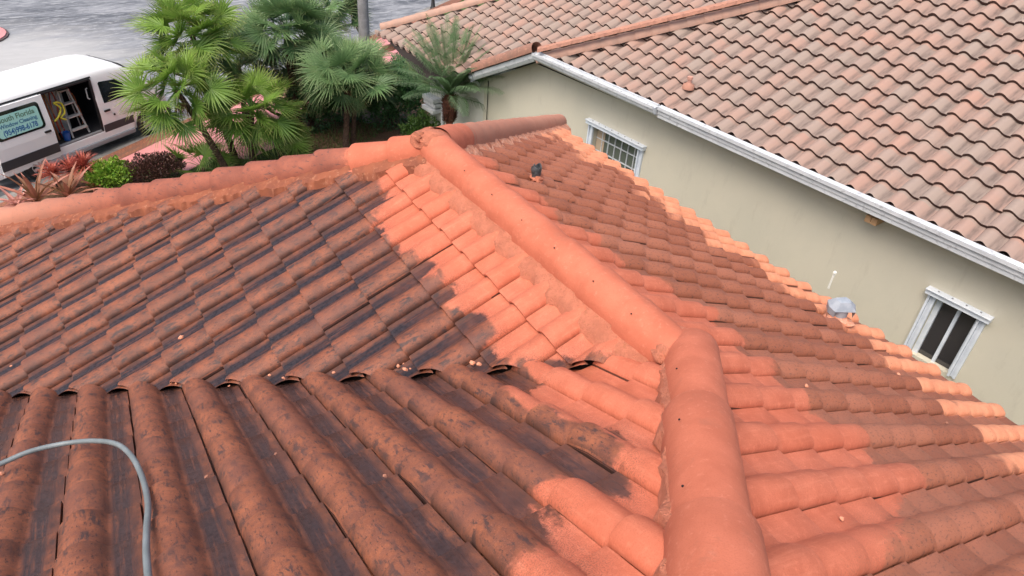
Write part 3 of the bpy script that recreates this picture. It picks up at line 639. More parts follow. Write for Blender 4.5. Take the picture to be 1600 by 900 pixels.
# ------------------------------------------------------------------ foliage
def leaf_mat(name, c1, c2, tip=None, trans=.35, rough=.45):
    m = mat(name, c1, rough, 0, .5); t = NT(m); v = t.obj(); r = t.attr('rnd')
    c = t.mix(r, c1, c2); c = t.mix(t.math('MULTIPLY', t.step(t.noise(v, 2.2, 3), .35, .7), .35), c, tuple(x*.6 for x in c1))
    if tip: c = t.mix(t.math('MULTIPLY', t.attr('tip'), .9), c, tip)
    t.color(c); tr = t.new('ShaderNodeBsdfTranslucent'); t.set(tr.inputs[0], c); mx = t.new('ShaderNodeMixShader'); mx.inputs[0].default_value = trans
    t.l.new(t.b.outputs[0], mx.inputs[1]); t.l.new(tr.outputs[0], mx.inputs[2]); t.l.new(mx.outputs[0], t.n['Material Output'].inputs[0]); return m
class LB:
    def __init__(s): s.v = []; s.f = []; s.r = []; s.t = []
    def strip(s, pts, side, wd, rnd, fold=0., up=(0, 0, 1), tips=None):
        """V-folded blade through pts; side = width direction"""
        k = len(s.v); n = len(pts); up = np.asarray(up)
        for i, (p, w_) in enumerate(zip(pts, wd)):
            s.v += [tuple(p-side*w_+up*fold*w_), tuple(p), tuple(p+side*w_+up*fold*w_)]; s.t += [(i/(n-1))**4 if tips is None else tips]*3
        for i in range(n-1):
            a = k+3*i; s.f += [(a, a+1, a+4, a+3), (a+1, a+2, a+5, a+4)]; s.r += [rnd, rnd]
    def build(s, name, m, parent):
        o = mesh_obj(name, s.v, s.f, m, parent)
        a = o.data.attributes.new('rnd', 'FLOAT', 'FACE'); a.data.foreach_set('value', np.array(s.r, dtype=np.float32))
        a = o.data.attributes.new('tip', 'FLOAT', 'POINT'); a.data.foreach_set('value', np.array(s.t, dtype=np.float32)); return o
def unit(v): v = np.asarray(v, float); return v/(np.linalg.norm(v)+1e-9)
def fan_leaf(lb, base, d, pet, R, rnd, nb_=30, spread=230, q=None, roll=None):
    """a fan palm leaf: stalk along d, then narrow blades radiating round its end, the whole fan rolled about the stalk"""
    d = unit(d); side0 = unit(np.cross(d, [0, 0, 1.])); nrm0 = np.cross(side0, d)
    rl = q.gauss(0, .65) if roll is None else roll
    side = side0*math.cos(rl)+nrm0*math.sin(rl); nrm = np.cross(side, d)
    tipp = base+d*pet-np.array([0, 0, 1.])*pet*.12
    lb.strip([base, base+d*pet*.5+nrm0*.02, tipp], side0, [.014, .010, .007], .1, .6, tips=0)
    tilt = q.uniform(-.9, .2); d2 = unit(d*math.cos(tilt)+nrm*math.sin(tilt)+np.array([0, 0, .12])); n2 = np.cross(side, d2)
    for i in range(nb_):
        a = R_(-spread/2+spread*(i+q.uniform(-.3, .3))/(nb_-1)); rr_ = R*(.74+.26*math.cos(a*.7))*q.uniform(.88, 1.08)
        dr = d2*math.cos(a)+side*math.sin(a); sd = -d2*math.sin(a)+side*math.cos(a)
        cup = .22*R; pts = []; wd = []; dk = q.uniform(.4, 1.7)
        for f, w_ in ((0.02, .004), (.22, .0165*R/.6), (.42, .0195*R/.6), (.70, .010*R/.6), (.88, .005), (1.0, .001)):
            drop = -.13*R*max(0, f-.45)**1.6*2.4*dk
            pts.append(tipp+dr*rr_*f+n2*cup*(f*f)*(.4+.6*abs(math.sin(a)))+np.array([0, 0, drop])); wd.append(w_)
        lb.strip(pts, sd, wd, np.clip(rnd+q.uniform(-.15, .15), 0, 1), .55*(1 if i % 2 else -.2), n2)
M['trunk'] = noisy('brown fibrous palm trunk', (.115, .065, .045), (.055, .035, .028), 14, .95, 1., .03, 6, c3=(.22, .16, .12))
M['fan_a'] = leaf_mat('bright fan palm leaf', (.075, .19, .030), (.26, .42, .07), (.42, .36, .15))
M['fan_b'] = leaf_mat('blue green fan palm leaf', (.070, .17, .065), (.22, .36, .15), (.34, .33, .17))
M['dead'] = leaf_mat('dry palm leaf', (.36, .24, .12), (.25, .15, .08))
def crown_at(px, py, base):
    r = RT*(px-800)/F_+UP*(450-py)/F_+FW; s_ = math.hypot(base[0]-CP[0], base[1]-CP[1])/math.hypot(r[0], r[1]); return CP+r*s_
def trunk(name, m_, parent, p0, p1, r0, r1, bend, q, rough=.006, n=16, rings=True):
    p0 = np.array(p0, float); p1 = np.array(p1, float); V = []; Fc = []; seg = max(12, int(np.linalg.norm(p1-p0)/.06))
    for i in range(seg+1):
        f = i/seg; p = p0+(p1-p0)*f+np.array([bend[0], bend[1], 0])*4*f*(1-f); r = r0+(r1-r0)*f
        for k in range(n):
            a = 2*math.pi*k/n; rr_ = r+(rough*(1 if (i+(k//2)) % 2 else -1) if rings else 0)+q.gauss(0, rough*.6); V.append(p+np.array([math.cos(a), math.sin(a), 0])*rr_)
    for i in range(seg):
        for k in range(n): Fc.append((i*n+k, i*n+(k+1) % n, (i+1)*n+(k+1) % n, (i+1)*n+k))
    Fc.append(tuple(seg*n+k for k in range(n)))
    return mesh_obj(name, V, Fc, m_, parent)
def fan_palm(base, crown, label, m_, nl=26, R=.66, seed=0, r=.075, bend=(0, 0), low=-.55, dead=2, group='fan palms in the front garden'):
    q = random.Random(seed); base = np.array([base[0], base[1], G0]); crown = np.array(crown)
    root = empty('fan_palm', base); tag(root, label, 'palm tree', group); rel = crown-base
    trunk('trunk', M['trunk'], root, (0, 0, -.05), rel, r*1.15, r*.8, bend, q)
    lb = LB()
    for i in range(nl):
        f = (i+.5)/nl; az = i*2.39996+q.uniform(-.3, .3); el = math.asin(np.clip(1.0-(1.0-low)*f+q.uniform(-.08, .08), -.95, .98))
        d = np.array([math.cos(az)*math.cos(el), math.sin(az)*math.cos(el), math.sin(el)])
        pet = q.uniform(.45, .80)*(R/.66); fan_leaf(lb, rel+d*.04, d, pet, R*q.uniform(.85, 1.08)*(.75+.25*min(1, f*3+.2)), 1-f*.85, q=q)
    lb.build('fronds', m_, root)
    lb = LB()
    for i in range(dead):
        az = q.uniform(0, 6.28); d = np.array([math.cos(az)*.45, math.sin(az)*.45, -.9]); fan_leaf(lb, rel, d, .3, R*.62, q.random(), 18, 90, q=q)
    if dead: lb.build('dead_fronds', M['dead'], root)
    return root
def fp(base, px, *a, **k): return fan_palm(base, crown_at(px[0], px[1], base), *a, **k)
fp((.58, 13.95), (276, 142), 'bright green fan palm with a leaning trunk, overlapping the front of the van', M['fan_a'], 38, .66, 1, bend=(.05, .1), low=-.5)
fp((.95, 15.3), (300, 55), 'tall fan palm at the far left of the clump, its crown against the wet street', M['fan_a'], 40, .72, 2, low=-.45)
fp((1.13, 14.36), (392, 170), 'bright fan palm with a short straight trunk in the middle of the clump', M['fan_a'], 42, .70, 3, low=-.4)
fp((2.9, 16.2), (447, 50), 'tall blue green fan palm behind the middle of the clump', M['fan_b'], 46, .78, 4, r=.10, low=-.35)
fp((3.69, 14.74), (543, 118), 'blue green fan palm with a red brown trunk beside the dark hedge', M['fan_b'], 40, .74, 5, bend=(.02, .05), low=-.25, dead=1)
fp((3.95, 14.92), (556, 128), 'thin trunked fan palm growing tight behind another, a dry leaf hanging by the hedge', M['fan_b'], 16, .62, 6, r=.06, low=-.4, dead=3)
fp((3.3, 16.5), (497, 112), 'dark stemmed fan palm between the clump and the hedge', M['fan_b'], 34, .70, 7, low=-.5, dead=3)
fp((1.95, 14.6), (432, 222), 'low young fan palm just above the hip tiles', M['fan_a'], 20, .58, 8, r=.05, low=-.2, dead=0)
fp((.0, 14.6), (318, 262), 'lowest fan palm, its leaves spreading over the lawn', M['fan_a'], 12, .55, 9, r=.04, low=.0, dead=0)
fp((4.6, 18.0), (512, 12), 'farthest fan palm, its crown at the top beside the grey trunk', M['fan_b'], 40, .76, 10, low=-.4)
fp((1.6, 16.6), (372, 100), 'fan palm partly hidden behind the bright clump', M['fan_b'], 36, .72, 11, low=-.3)

def feather_frond(lb, base, d, L, rnd, q, droop=.9, nl=34, ll=.30, w_=.008):
    d = unit(d); side = unit(np.cross(d, [0, 0, 1.])); P_l = []; p = np.array(base, float); v = d.copy(); n = 14
    for i in range(n+1):
        P_l.append(p.copy()); v = unit(v+np.array([0, 0, -droop/n*(.3+1.2*i/n)])); p = p+v*L/n
    lb.strip([P_l[j] for j in (0, 4, 8, 11, 14)], side, [.013, .009, .006, .004, .001], .0, .3, tips=0)
    for k in range(nl):
        f = .16+.84*k/nl; x = f*n; i = min(int(x), n-1); p = P_l[i]+(P_l[i+1]-P_l[i])*(x-i); tv = unit(P_l[i+1]-P_l[i]); up = np.cross(side, tv)
        l = ll*math.sin(math.pi*min(1, .12+f*.86))**.6*q.uniform(.75, 1.15); jd = q.uniform(-.12, .10)
        for s_ in (-1, 1):
            dv = unit(side*s_*.80+tv*.62+up*.22); e = p+dv*l+np.array([0, 0, -.16*l/.3+jd*l]); mid = p+dv*l*.55
            lb.strip([p, mid, e], unit(np.cross(dv, up)), [w_, w_, .001], np.clip(rnd+q.uniform(-.15, .15), 0, 1), .4, up)
q = random.Random(21)
_p = at(703, 150, Xn, (C0-Xn*.10)@Xn); b0 = np.array([_p[0], _p[1], G0]); cr = _p-b0
root = empty('date_palm', b0); tag(root, 'feathery date palm with a shaggy red brown trunk against the neighbouring wall', 'palm tree')
M['shag'] = noisy('shaggy red brown palm boots', (.19, .065, .038), (.09, .035, .025), 18, .95, 1., .03, 6, c3=(.30, .16, .10))
trunk('trunk', M['shag'], root, (0, 0, 0), (cr[0], cr[1], cr[2]-.62), .07, .09, (0, 0), q, .004)
bt = MB(); bt.lathe([(.07, -.70), (.13, -.60), (.17, -.38), (.175, -.15), (.13, .0), (.05, .06), (0, .08)], cr, (0, 0, 1), 18); bo = bt.build('trunk_boots', M['shag'], root, 60)
lb = LB()
for i in range(420):
    a = q.uniform(0, 6.28); z_ = q.uniform(-.66, .0); rr_ = .14+.035*math.sin((z_+.66)*4); p = cr+np.array([math.cos(a)*rr_, math.sin(a)*rr_, z_]); o_ = np.array([math.cos(a), math.sin(a), 0]); tn = np.array([-math.sin(a), math.cos(a), 0])
    lb.strip([p-o_*.02, p+o_*.02+np.array([0, 0, .03]), p+o_*.045+np.array([0, 0, .055])], tn, [.016, .013, .004], q.random(), .3, o_)
lb.build('leaf_boots', leaf_mat('old leaf bases', (.20, .07, .04), (.10, .045, .03), trans=0), bo)
lb = LB()
for i in range(64):
    f = (i+.5)/64; az = i*2.39996+q.uniform(-.2, .2); el = R_(82-62*f+q.uniform(-6, 6)-(28 if i in (60, 55) else 0)); d = np.array([math.cos(az)*math.cos(el), math.sin(az)*math.cos(el), math.sin(el)])
    feather_frond(lb, cr+d*.05, d, q.uniform(1.5, 1.9), 1-f, q, droop=.42+.35*f, nl=42, w_=.0062, ll=.27)
M['feather'] = leaf_mat('grey green feather leaf', (.085, .17, .07), (.20, .32, .15)); lb.build('fronds', M['feather'], root)
# tall royal palm: only its grey trunk is in the picture
b0 = np.array([5.0, 16.4, G0]); root = empty('royal_palm', b0); tag(root, 'smooth thick grey palm trunk rising out of the picture behind the hedge', 'palm tree')
cr = np.array([.05, 0, 7.5]); q = random.Random(5); trunk('trunk', noisy('grey ringed trunk', (.28, .28, .29), (.20, .20, .21), 5, .8, .4, .01), root, (0, 0, 0), cr, .16, .12, (0, 0), q, .001, 20, False)
lb = LB()
for i in range(16):
    az = i*2.39996; el = R_(70-60*(i/16)); d = np.array([math.cos(az)*math.cos(el), math.sin(az)*math.cos(el), math.sin(el)]); feather_frond(lb, cr, d, 2.4, q.random(), q, 1.1, 36, .5, .016)
lb.build('fronds', M['feather'], root)

def bush(name, c, sz, n, ls, m_, label, cat, seed, group=None, up=.3, stems=True):
    q = np.random.default_rng(seed); root = empty(name, (c[0], c[1], G0)); tag(root, label, cat, group); lb = LB()
    ph = q.uniform(0, 6, 6)
    for i in range(n):
        d = unit(q.normal(0, 1, 3)); d[2] = abs(d[2])*1.0 if q.random() < .85 else d[2]
        k = 1+.16*math.sin(d[0]*5+ph[0])*math.sin(d[1]*6+ph[1])+.12*math.sin(d[2]*7+d[0]*9+ph[2]); rad = k*(q.random()**.22)
        p = np.array([d[0]*sz[0], d[1]*sz[1], sz[2]*.45+d[2]*sz[2]*.55])*rad; p[2] = max(.03, p[2])
        ld = unit(d*.8+q.normal(0, .55, 3)+np.array([0, 0, up])); sd = unit(np.cross(ld, q.normal(0, 1, 3))); nr = np.cross(sd, ld); l = ls*q.uniform(.6, 1.25)
        lb.strip([p, p+ld*l*.5, p+ld*l-nr*l*.15], sd, [l*.06, l*.27, l*.02], q.random(), .35, nr)
    lb.build('foliage', m_, root)
    if stems:
        b = MB()
        for i in range(7):
            a = q.uniform(0, 6.28); b.tube([(0, 0, -.02), (math.cos(a)*sz[0]*.3, math.sin(a)*sz[1]*.3, sz[2]*.4), (math.cos(a)*sz[0]*.6, math.sin(a)*sz[1]*.6, sz[2]*.8)], [.02, .014, .006], 6)
        b.build('stems', M['trunk'], root)
    return root
M['hedge'] = leaf_mat('dark glossy hedge leaf', (.035, .11, .035), (.085, .21, .065), trans=.15, rough=.35)
M['hedge2'] = leaf_mat('mid green shrub leaf', (.045, .11, .022), (.11, .20, .04), trans=.2, rough=.4)
bush('hedge_shrub', (3.35, 16.5), (.85, .7, 1.7), 5200, .10, M['hedge'], 'dark green hedge shrub behind the fan palm trunks', 'shrub', 31, 'dark hedge shrubs by the neighbouring wall')
bush('hedge_shrub', (4.55, 16.9), (1.0, .75, 1.75), 6500, .10, M['hedge'], 'dark green hedge shrub round the foot of the grey trunk', 'shrub', 32, 'dark hedge shrubs by the neighbouring wall')
bush('hedge_shrub', (5.55, 15.9), (.95, .8, 1.7), 6500, .10, M['hedge'], 'dark green hedge shrub beside the pale end of the wall', 'shrub', 33, 'dark hedge shrubs by the neighbouring wall')
_s = at(664, 238, (0, 0, 1), G0)
bush('shrub', (_s[0], _s[1]), (.55, .55, 1.05), 3600, .085, M['hedge2'], 'rounded mid green shrub in front of the wall moulding', 'shrub', 34)
bush('shrub', (-1.95, 14.95), (.52, .40, .55), 3000, .085, leaf_mat('lime shrub leaf', (.13, .30, .03), (.30, .42, .06), trans=.25, rough=.3), 'small lime green shrub beside the red crotons', 'shrub', 35)
bush('shrub', (-1.0, 14.8), (.62, .42, .62), 5200, .055, leaf_mat('maroon shrub leaf', (.045, .022, .020), (.11, .050, .035), trans=.1), 'low dark maroon shrub in front of the pink sidewalk', 'shrub', 36, up=.8)
mc = leaf_mat('red croton leaf', (.32, .045, .035), (.48, .12, .07), trans=.2)
def rosette(name, c, n, L, wd, m_, label, cat, seed, group=None, el0=75, el1=25, z=0, curl=.4):
    q = random.Random(seed); root = empty(name, (c[0], c[1], G0)); tag(root, label, cat, group); lb = LB(); 
    for i in range(n):
        f = (i+.5)/n; az = i*2.39996+q.uniform(-.3, .3); el = R_(el0+(el1-el0)*f+q.uniform(-8, 8)); d = np.array([math.cos(az)*math.cos(el), math.sin(az)*math.cos(el), math.sin(el)]); s_ = unit(np.cross(d, [0, 0, 1.])); l = L*q.uniform(.75, 1.15)
        nr = np.cross(s_, d); pts = [np.array([0, 0, z])+d*l*k-nr*l*curl*k**2.5*.6 for k in (0, .25, .5, .78, 1.)]
        lb.strip(pts, s_, [wd*.6, wd, wd*.95, wd*.6, .002], q.random(), .45, nr, tips=None)
    lb.build('foliage', m_, root)
    b = MB(); b.tube([(0, 0, -.03), (0, 0, z*.5+.02), (0, 0, z+.03)], [.03, .022, .018], 8); b.build('stem', M['trunk'], root)
    return root
mr = leaf_mat('red spray leaf', (.36, .06, .05), (.55, .17, .11), trans=.2); mb = leaf_mat('bronze strap leaf', (.22, .12, .05), (.50, .19, .14), (.45, .16, .12), trans=.2)
def gp(px, py): return at(px, py, (0, 0, 1), G0)[:2]
rosette('croton', gp(92, 300), 170, .36, .011, mr, 'left croton with a spray of thin red leaves over the strap leaves', 'plant', 41, 'red crotons', 85, 5, .42)
rosette('croton', gp(118, 292), 170, .36, .011, mr, 'middle croton with thin red leaves behind the rear wheel', 'plant', 42, 'red crotons', 85, 5, .40)
rosette('croton', gp(140, 290), 190, .38, .011, mr, 'right croton with thin red leaves touching the lime green shrub', 'plant', 43, 'red crotons', 85, 5, .48)
rosette('ti_plant', gp(62, 325), 13, .95, .055, mb, 'tall ti plant with broad pink and bronze strap leaves', 'plant', 44, 'ti plants', 82, 35, .12)
rosette('ti_plant', gp(112, 318), 16, .80, .055, mb, 'ti plant with green and bronze leaves below the middle croton', 'plant', 45, 'ti plants', 80, 25, .12)
rosette('bromeliad', gp(30, 328), 16, .55, .045, leaf_mat('pink bromeliad leaf', (.50, .20, .17), (.62, .30, .25), trans=.2), 'small pink bromeliad nearest the left edge', 'plant', 46, None, 60, 10, .1)
rosette('bromeliad', gp(152, 300), 18, .42, .035, mb, 'bronze bromeliad half hidden between croton and lime shrub', 'plant', 47, None, 70, 15, .1)
# grass tufts on the lawn
lb = LB(); q = np.random.default_rng(9)
for i in range(9000):
    t_ = q.uniform(-.2, 6.5); n_ = q.uniform(-5.2, -2.4); p = np.array(kp(t_, n_, G0-.015)); a = q.uniform(0, 6.28); l = q.uniform(.05, .11)
    lb.strip([p, p+np.array([math.cos(a)*l*.25, math.sin(a)*l*.25, l*.6]), p+np.array([math.cos(a)*l*.6, math.sin(a)*l*.6, l])], np.array([-math.sin(a), math.cos(a), 0]), [.006, .005, .001], q.random(), .3)
o = lb.build('grass', leaf_mat('grass blade', (.06, .13, .025), (.14, .22, .05)), None); tag(o, 'short green grass under the palms', 'grass', kind='stuff')
# lamp post across the street
b0 = (12.75, 27.9, G0-.1); root = empty('lamp_post', b0); tag(root, 'thin black lamp post across the street, cut by the top edge', 'lamp post'); blk = mat('black painted steel', (.02, .02, .022), .4)
b = MB(); b.tube([(0, 0, 0), (0, 0, 4.2)], [.06, .045], 12); b.build('pole', blk, root); b = MB(); b.lathe([(.12, 0), (.14, .05), (.10, .12), (.06, .5), (.055, .6)], (0, 0, 0), (0, 0, 1), 14); b.build('base', blk, root)
b = MB(); b.lathe([(.05, 4.2), (.16, 4.3), (.20, 4.6), (.05, 4.8), (0, 4.85)], (0, 0, 0), (0, 0, 1), 14); b.build('lantern', blk, root)

# ------------------------------------------------------------------ white van with its sliding door open (built at full size, set down at the scale of the place)
VS = .85; VY = R_(33.1)
fwp = at(230, 191, (0, 0, 1), G0-.09+.36*VS); vd = np.array([math.cos(VY), math.sin(VY), 0]); vl = np.array([-vd[1], vd[0], 0])
vo = fwp+vl*.93*VS; van = empty('van', (vo[0], vo[1], G0-.094), VY, VS)
tag(van, 'white high roof van with a lettered window, parked with its side door open', 'van')
M['vpaint'] = noisy('white van paint', (.90, .91, .92), (.88, .89, .90), 2, .28, 0, 0); M['vclad'] = mat('dark grey plastic cladding', (.045, .050, .058), .45); M['vsill'] = mat('silver grey running board', (.36, .40, .44), .35, .3)
M['tint'] = mat('tinted van glass', (.012, .018, .022), .05, 0, .9); M['blackp'] = mat('black rubber and plastic', (.015, .015, .017), .55); M['inside'] = mat('dark van interior', (.030, .030, .034), .8)
ZB = [.34, .58, .62, .82, 1.15, 1.45, 2.05, 2.20, 2.29, 2.37, 2.43, 2.47, 2.48]; YB = [.96, 1.0, 1.0, 1.02, 1.03, 1.01, .945, .925, .90, .85, .74, .45, 0]
def ybody(z): return float(np.interp(z, ZB, YB))
XS = [-4.96, -4.93, -4.80, -4.35, -3.75, -3.14, -2.25, -1.56, -1.0, -.60, -.35, -.05, .25, .55, .75, .90, .99, 1.02]
ZT = {-1.0: 2.46, -.60: 2.40, -.35: 2.29, -.05: 2.06, .25: 1.80, .55: 1.50, .75: 1.40, .90: 1.26, .99: 1.05, 1.02: .90}
WF = {-4.96: .95, -4.93: .985, .25: .99, .55: .96, .75: .92, .90: .86, .99: .78, 1.02: .72}
def sec(x):
    zt = ZT.get(x, 2.48); wf = WF.get(x, 1.); out = []
    for z, y in zip(ZB, YB):
        b_ = min(1.15, zt*.75)
        z2 = z if z <= b_ else b_+(z-b_)*(zt-b_)/(2.48-b_)
        if x in (-4.96, -4.93) and z > 2.4: z2 -= .06
        y2 = y*wf
        if x > -.4 and z > 2.2: y2 = max(y2, 0)
        out.append((y2, z2))
    return out
vs = []; fs = []; nz_ = len(ZB)
for x in XS:
    S_c = sec(x); vs += [(x, -y, z) for y, z in S_c]+[(x, y, z) for y, z in S_c[:-1][::-1]]
rw = 2*nz_-1
for i in range(len(XS)-1):
    for k in range(rw-1):
        if k < nz_-1 and -3.15 < XS[i] < -1.57 and 1 < k+.5 and ZB[k] >= .62 and ZB[k+1] <= 2.21: continue
        fs.append((i*rw+k, (i+1)*rw+k, (i+1)*rw+k+1, i*rw+k+1))
fs.append(tuple(range(rw))); fs.append(tuple((len(XS)-1)*rw+k for k in range(rw))[::-1])
body = mesh_obj('body', vs, fs, M['vpaint'], van, 35)
bv = body.modifiers.new('bevel', 'SUBSURF'); bv.levels = 0; bv.render_levels = 0
def vpart(bld, name, m_, parent=None, smooth=None): return bld.build(name, m_, parent or van, smooth)
def side_panel(b, poly, off, th=.02, side=-1):
    """flat-ish panel that follows the van's side; poly in (x, z)"""
    n = len(poly); o_ = [(x, side*(ybody(z)+off), z) for x, z in poly]; i_ = [(x, side*(ybody(z)+off-th), z) for x, z in poly]
    b.add(o_+i_, [tuple(range(n)), tuple(range(n, 2*n))[::-1]]+[(k, n+k, n+(k+1) % n, (k+1) % n) for k in range(n)])
def rrect(x0, x1, z0, z1, r=.09, n=4, slope=0):
    pts = []
    for cx, cz, a0 in ((x1-r, z1-r, 0), (x0+r, z1-r, 90), (x0+r, z0+r, 180), (x1-r, z0+r, 270)):
        for k in range(n+1): a = R_(a0+90*k/n); pts.append((cx+r*math.cos(a), cz+r*math.sin(a)))
    return pts
# interior
b = MB(); x0, x1 = -4.9, -.9
b.add([(x0, -.93, .63), (x1, -.93, .63), (x1, .9, .63), (x0, .9, .63), (x0, -.80, 2.25), (x1, -.80, 2.25), (x1, .80, 2.25), (x0, .80, 2.25)], [(0, 1, 2, 3), (4, 7, 6, 5), (3, 2, 6, 7), (0, 3, 7, 4), (1, 5, 6, 2)])
vpart(b, 'interior_lining', M['inside'])
b = MB(); b.box((-2.35, -.93, .635), (1.56, .10, .03)); vpart(b, 'door_step', mat('scuffed step', (.30, .30, .31), .6))
b = MB()
for x in (-1.575, -3.125): b.box((x, -.965, 1.41), (.05, .05, 1.56))
b.box((-2.35, -.93, 2.19), (1.58, .07, .05)); vpart(b, 'door_seal', M['blackp'])
b = MB(); side_panel(b, [(-4.85, 2.215), (-1.5, 2.215), (-1.5, 2.255), (-4.45, 2.255)], .018); vpart(b, 'door_rail', M['blackp'])
b = MB(); b.tube([(-1.66, -.90, 1.95), (-1.69, -.87, 1.93), (-1.70, -.87, 1.65), (-1.66, -.90, 1.62)], .018, 8); vpart(b, 'grab_handle', mat('pale grey handle', (.5, .5, .5), .5), None, 60)
# slid door
b = MB(); n_ = 12
grid = [.40, .58, .82, 1.15, 1.45, 2.05, 2.20]
for z0, z1 in zip(grid[:-1], grid[1:]): side_panel(b, [(-4.74, z0), (-3.09, z0), (-3.09, z1), (-4.74, z1)], .075, .05)
sdr = vpart(b, 'sliding_door', M['vpaint'])
b = MB(); side_panel(b, rrect(-4.62, -3.26, 1.36, 2.08, .10), .083, .02); fr_ = b.build('window_surround', M['tint'], sdr)
b = MB(); side_panel(b, rrect(-4.54, -3.33, 1.42, 1.985, .08), .088, .01); sg = b.build('sign_panel', mat('pale aqua window film', (.40, .74, .68), .35), sdr)
def words(txt, x, z, size, m_, parent, sx=1., nm='lettering', bold=.0):
    cu = bpy.data.curves.new(nm, 'FONT'); cu.body = txt; cu.size = size; cu.align_x = 'CENTER'; cu.extrude = .001; cu.offset = bold
    o = bpy.data.objects.new(nm, cu); col.objects.link(o); bpy.context.view_layer.update()
    me = bpy.data.meshes.new_from_object(o.evaluated_get(bpy.context.evaluated_depsgraph_get())); bpy.data.objects.remove(o)
    tl = math.atan2(ybody(1.45)-ybody(2.05), .6)
    k = bpy.data.objects.new(nm, me); col.objects.link(k); me.materials.append(m_); k.parent = parent; k.rotation_euler = (R_(90)-tl, 0, 0); k.scale = (sx, 1, 1)
    k.location = (x, -(ybody(z)+.0895), z); return k
words('South Florida', -3.94, 1.815, .19, mat('olive green lettering', (.12, .24, .17), .5), sg, .98, bold=.004)
words('Window Cleaning', -3.94, 1.665, .145, mat('steel blue lettering', (.04, .16, .30), .5), sg, .98, bold=.003)
words('(954)998-6178', -3.94, 1.47, .20, mat('blue lettering', (.02, .12, .34), .5), sg, .80, bold=.004)
b = MB(); side_panel(b, rrect(-3.37, -3.18, 1.20, 1.255, .02), .10, .03); b.build('door_handle', M['blackp'], sdr)
b = MB(); side_panel(b, [(-4.75, .56), (-3.08, .56), (-3.08, .83), (-4.75, .83)], .092, .03); b.build('cladding', M['vclad'], sdr)
# front door, windows and trim
b = MB(); side_panel(b, [(-1.34, 1.42), (-.38, 1.42), (-.40, 1.52), (-.62, 1.88), (-.74, 1.98), (-1.30, 2.04), (-1.34, 2.0)], .006, .01)
fd = MB(); side_panel(fd, [(-1.52, .60), (-.52, .60), (-.46, 1.0), (-.22, 1.20), (-.30, 1.45), (-1.52, 1.45)], .004, .006); side_panel(fd, [(-1.52, 1.451), (-1.36, 1.451), (-1.36, 2.05), (-1.52, 2.05)], .004, .006)
fdo = vpart(fd, 'front_door', M['vpaint']); b.build('window', M['tint'], fdo)
b = MB(); side_panel(b, rrect(-1.42, -1.22, 1.17, 1.225, .02), .03, .03); b.build('door_handle', M['blackp'], fdo)
b = MB(); b.lathe([(0, .012), (.03, .012), (.034, 0)], (-1.12, -1.04, 1.02), (0, -1, 0), 12); vpart(b, 'fuel_cap', M['blackp'])
b = MB(); side_panel(b, [(-1.54, .57), (-.50, .57), (-.50, .80), (-1.54, .80)], .014, .02); vpart(b, 'cladding', M['vclad'])
b = MB(); side_panel(b, [(.50, .57), (.90, .57), (.90, .80), (.50, .80)], .005, .02); vpart(b, 'cladding', M['vclad'])
b = MB(); b.box((-2.05, -1.0, .33), (3.0, .12, .13), bev=.02); vpart(b, 'running_board', M['vsill'], None, 30)
b = MB(); b.box((-2.05, -.985, .50), (3.04, .05, .20)); vpart(b, 'sill', M['vpaint'])
b = MB(); b.add([(-.33, -.70, 2.275), (-.33, .70, 2.275), (.53, .86, 1.515), (.53, -.86, 1.515), ], [(0, 1, 2, 3)])
for i_, v_ in enumerate(b.v): b.v[i_] = (v_[0]+.012, v_[1], v_[2]+.018)
vpart(b, 'windscreen', M['tint'])
b = MB(); b.box((.93, 0, .50), (.26, 1.74, .30), bev=.06); vpart(b, 'front_bumper', M['vclad'], None, 40)
b = MB(); b.box((1.0, 0, .95), (.05, 1.0, .28), bev=.02); vpart(b, 'grille', M['blackp'], None, 40)
b = MB(); b.box((-4.98, 0, .50), (.14, 1.86, .22), bev=.05); vpart(b, 'rear_bumper', M['vclad'], None, 40)
for s_ in (-1, 1):
    b = MB(); b.box((.86, s_*.72, 1.06), (.22, .22, .30), Matrix.Rotation(-s_*.35, 3, 'Z').to_3x3(), .05); vpart(b, 'headlight', mat('clear headlight', (.5, .52, .55), .08, 0, .9), None, 40)
    b = MB(); b.box((-.30, s_*1.17, 1.60), (.10, .20, .34), bev=.04); b.box((-.30, s_*1.05, 1.48), (.06, .16, .06)); vpart(b, 'wing_mirror', M['blackp'], None, 40)
    b = MB(); b.box((-4.95, s_*.90, 1.3), (.05, .12, .8), bev=.02); vpart(b, 'tail_light', mat('red tail light', (.4, .02, .02), .2), None, 40)
    for wx in (0, -3.75):
        b = MB(); pr_ = [(.0, -.0), (.43, 0), (.43, .02), (.40, .02), (.40, -.1)]
        b.lathe([(0, 0), (.44, 0), (.45, -.02)], (wx, s_*1.025, .40), (0, s_, 0), 28); vpart(b, 'wheel_arch', M['blackp'], None, 40)
        wh = MB(); wh.lathe([(.20, -.22), (.33, -.20), (.36, -.15), (.36, -.03), (.335, .0), (.24, .005), (.23, -.01)], (wx, s_*1.045, .36), (0, s_, 0), 32); w_o = vpart(wh, 'wheel', M['blackp'], None, 40)
        rm = MB(); rm.lathe([(.235, .0), (.225, .012), (.20, -.035), (0, -.04)], (wx, s_*1.045, .36), (0, s_, 0), 32); rm.lathe([(0, .015), (.05, .012), (.06, -.03)], (wx, s_*1.045, .36), (0, s_, 0), 12)
        for k_ in range(7):
            a = 2*math.pi*k_/7
            for da in (-.12, .12): rm.box((wx+.135*math.cos(a+da), s_*1.045, .36+.135*math.sin(a+da)), (.18, .028, .030), Matrix.Rotation(-(a+da*.4), 3, 'Y').to_3x3())
        rm.build('rim', mat('silver alloy', (.55, .57, .60), .3, .6), w_o)
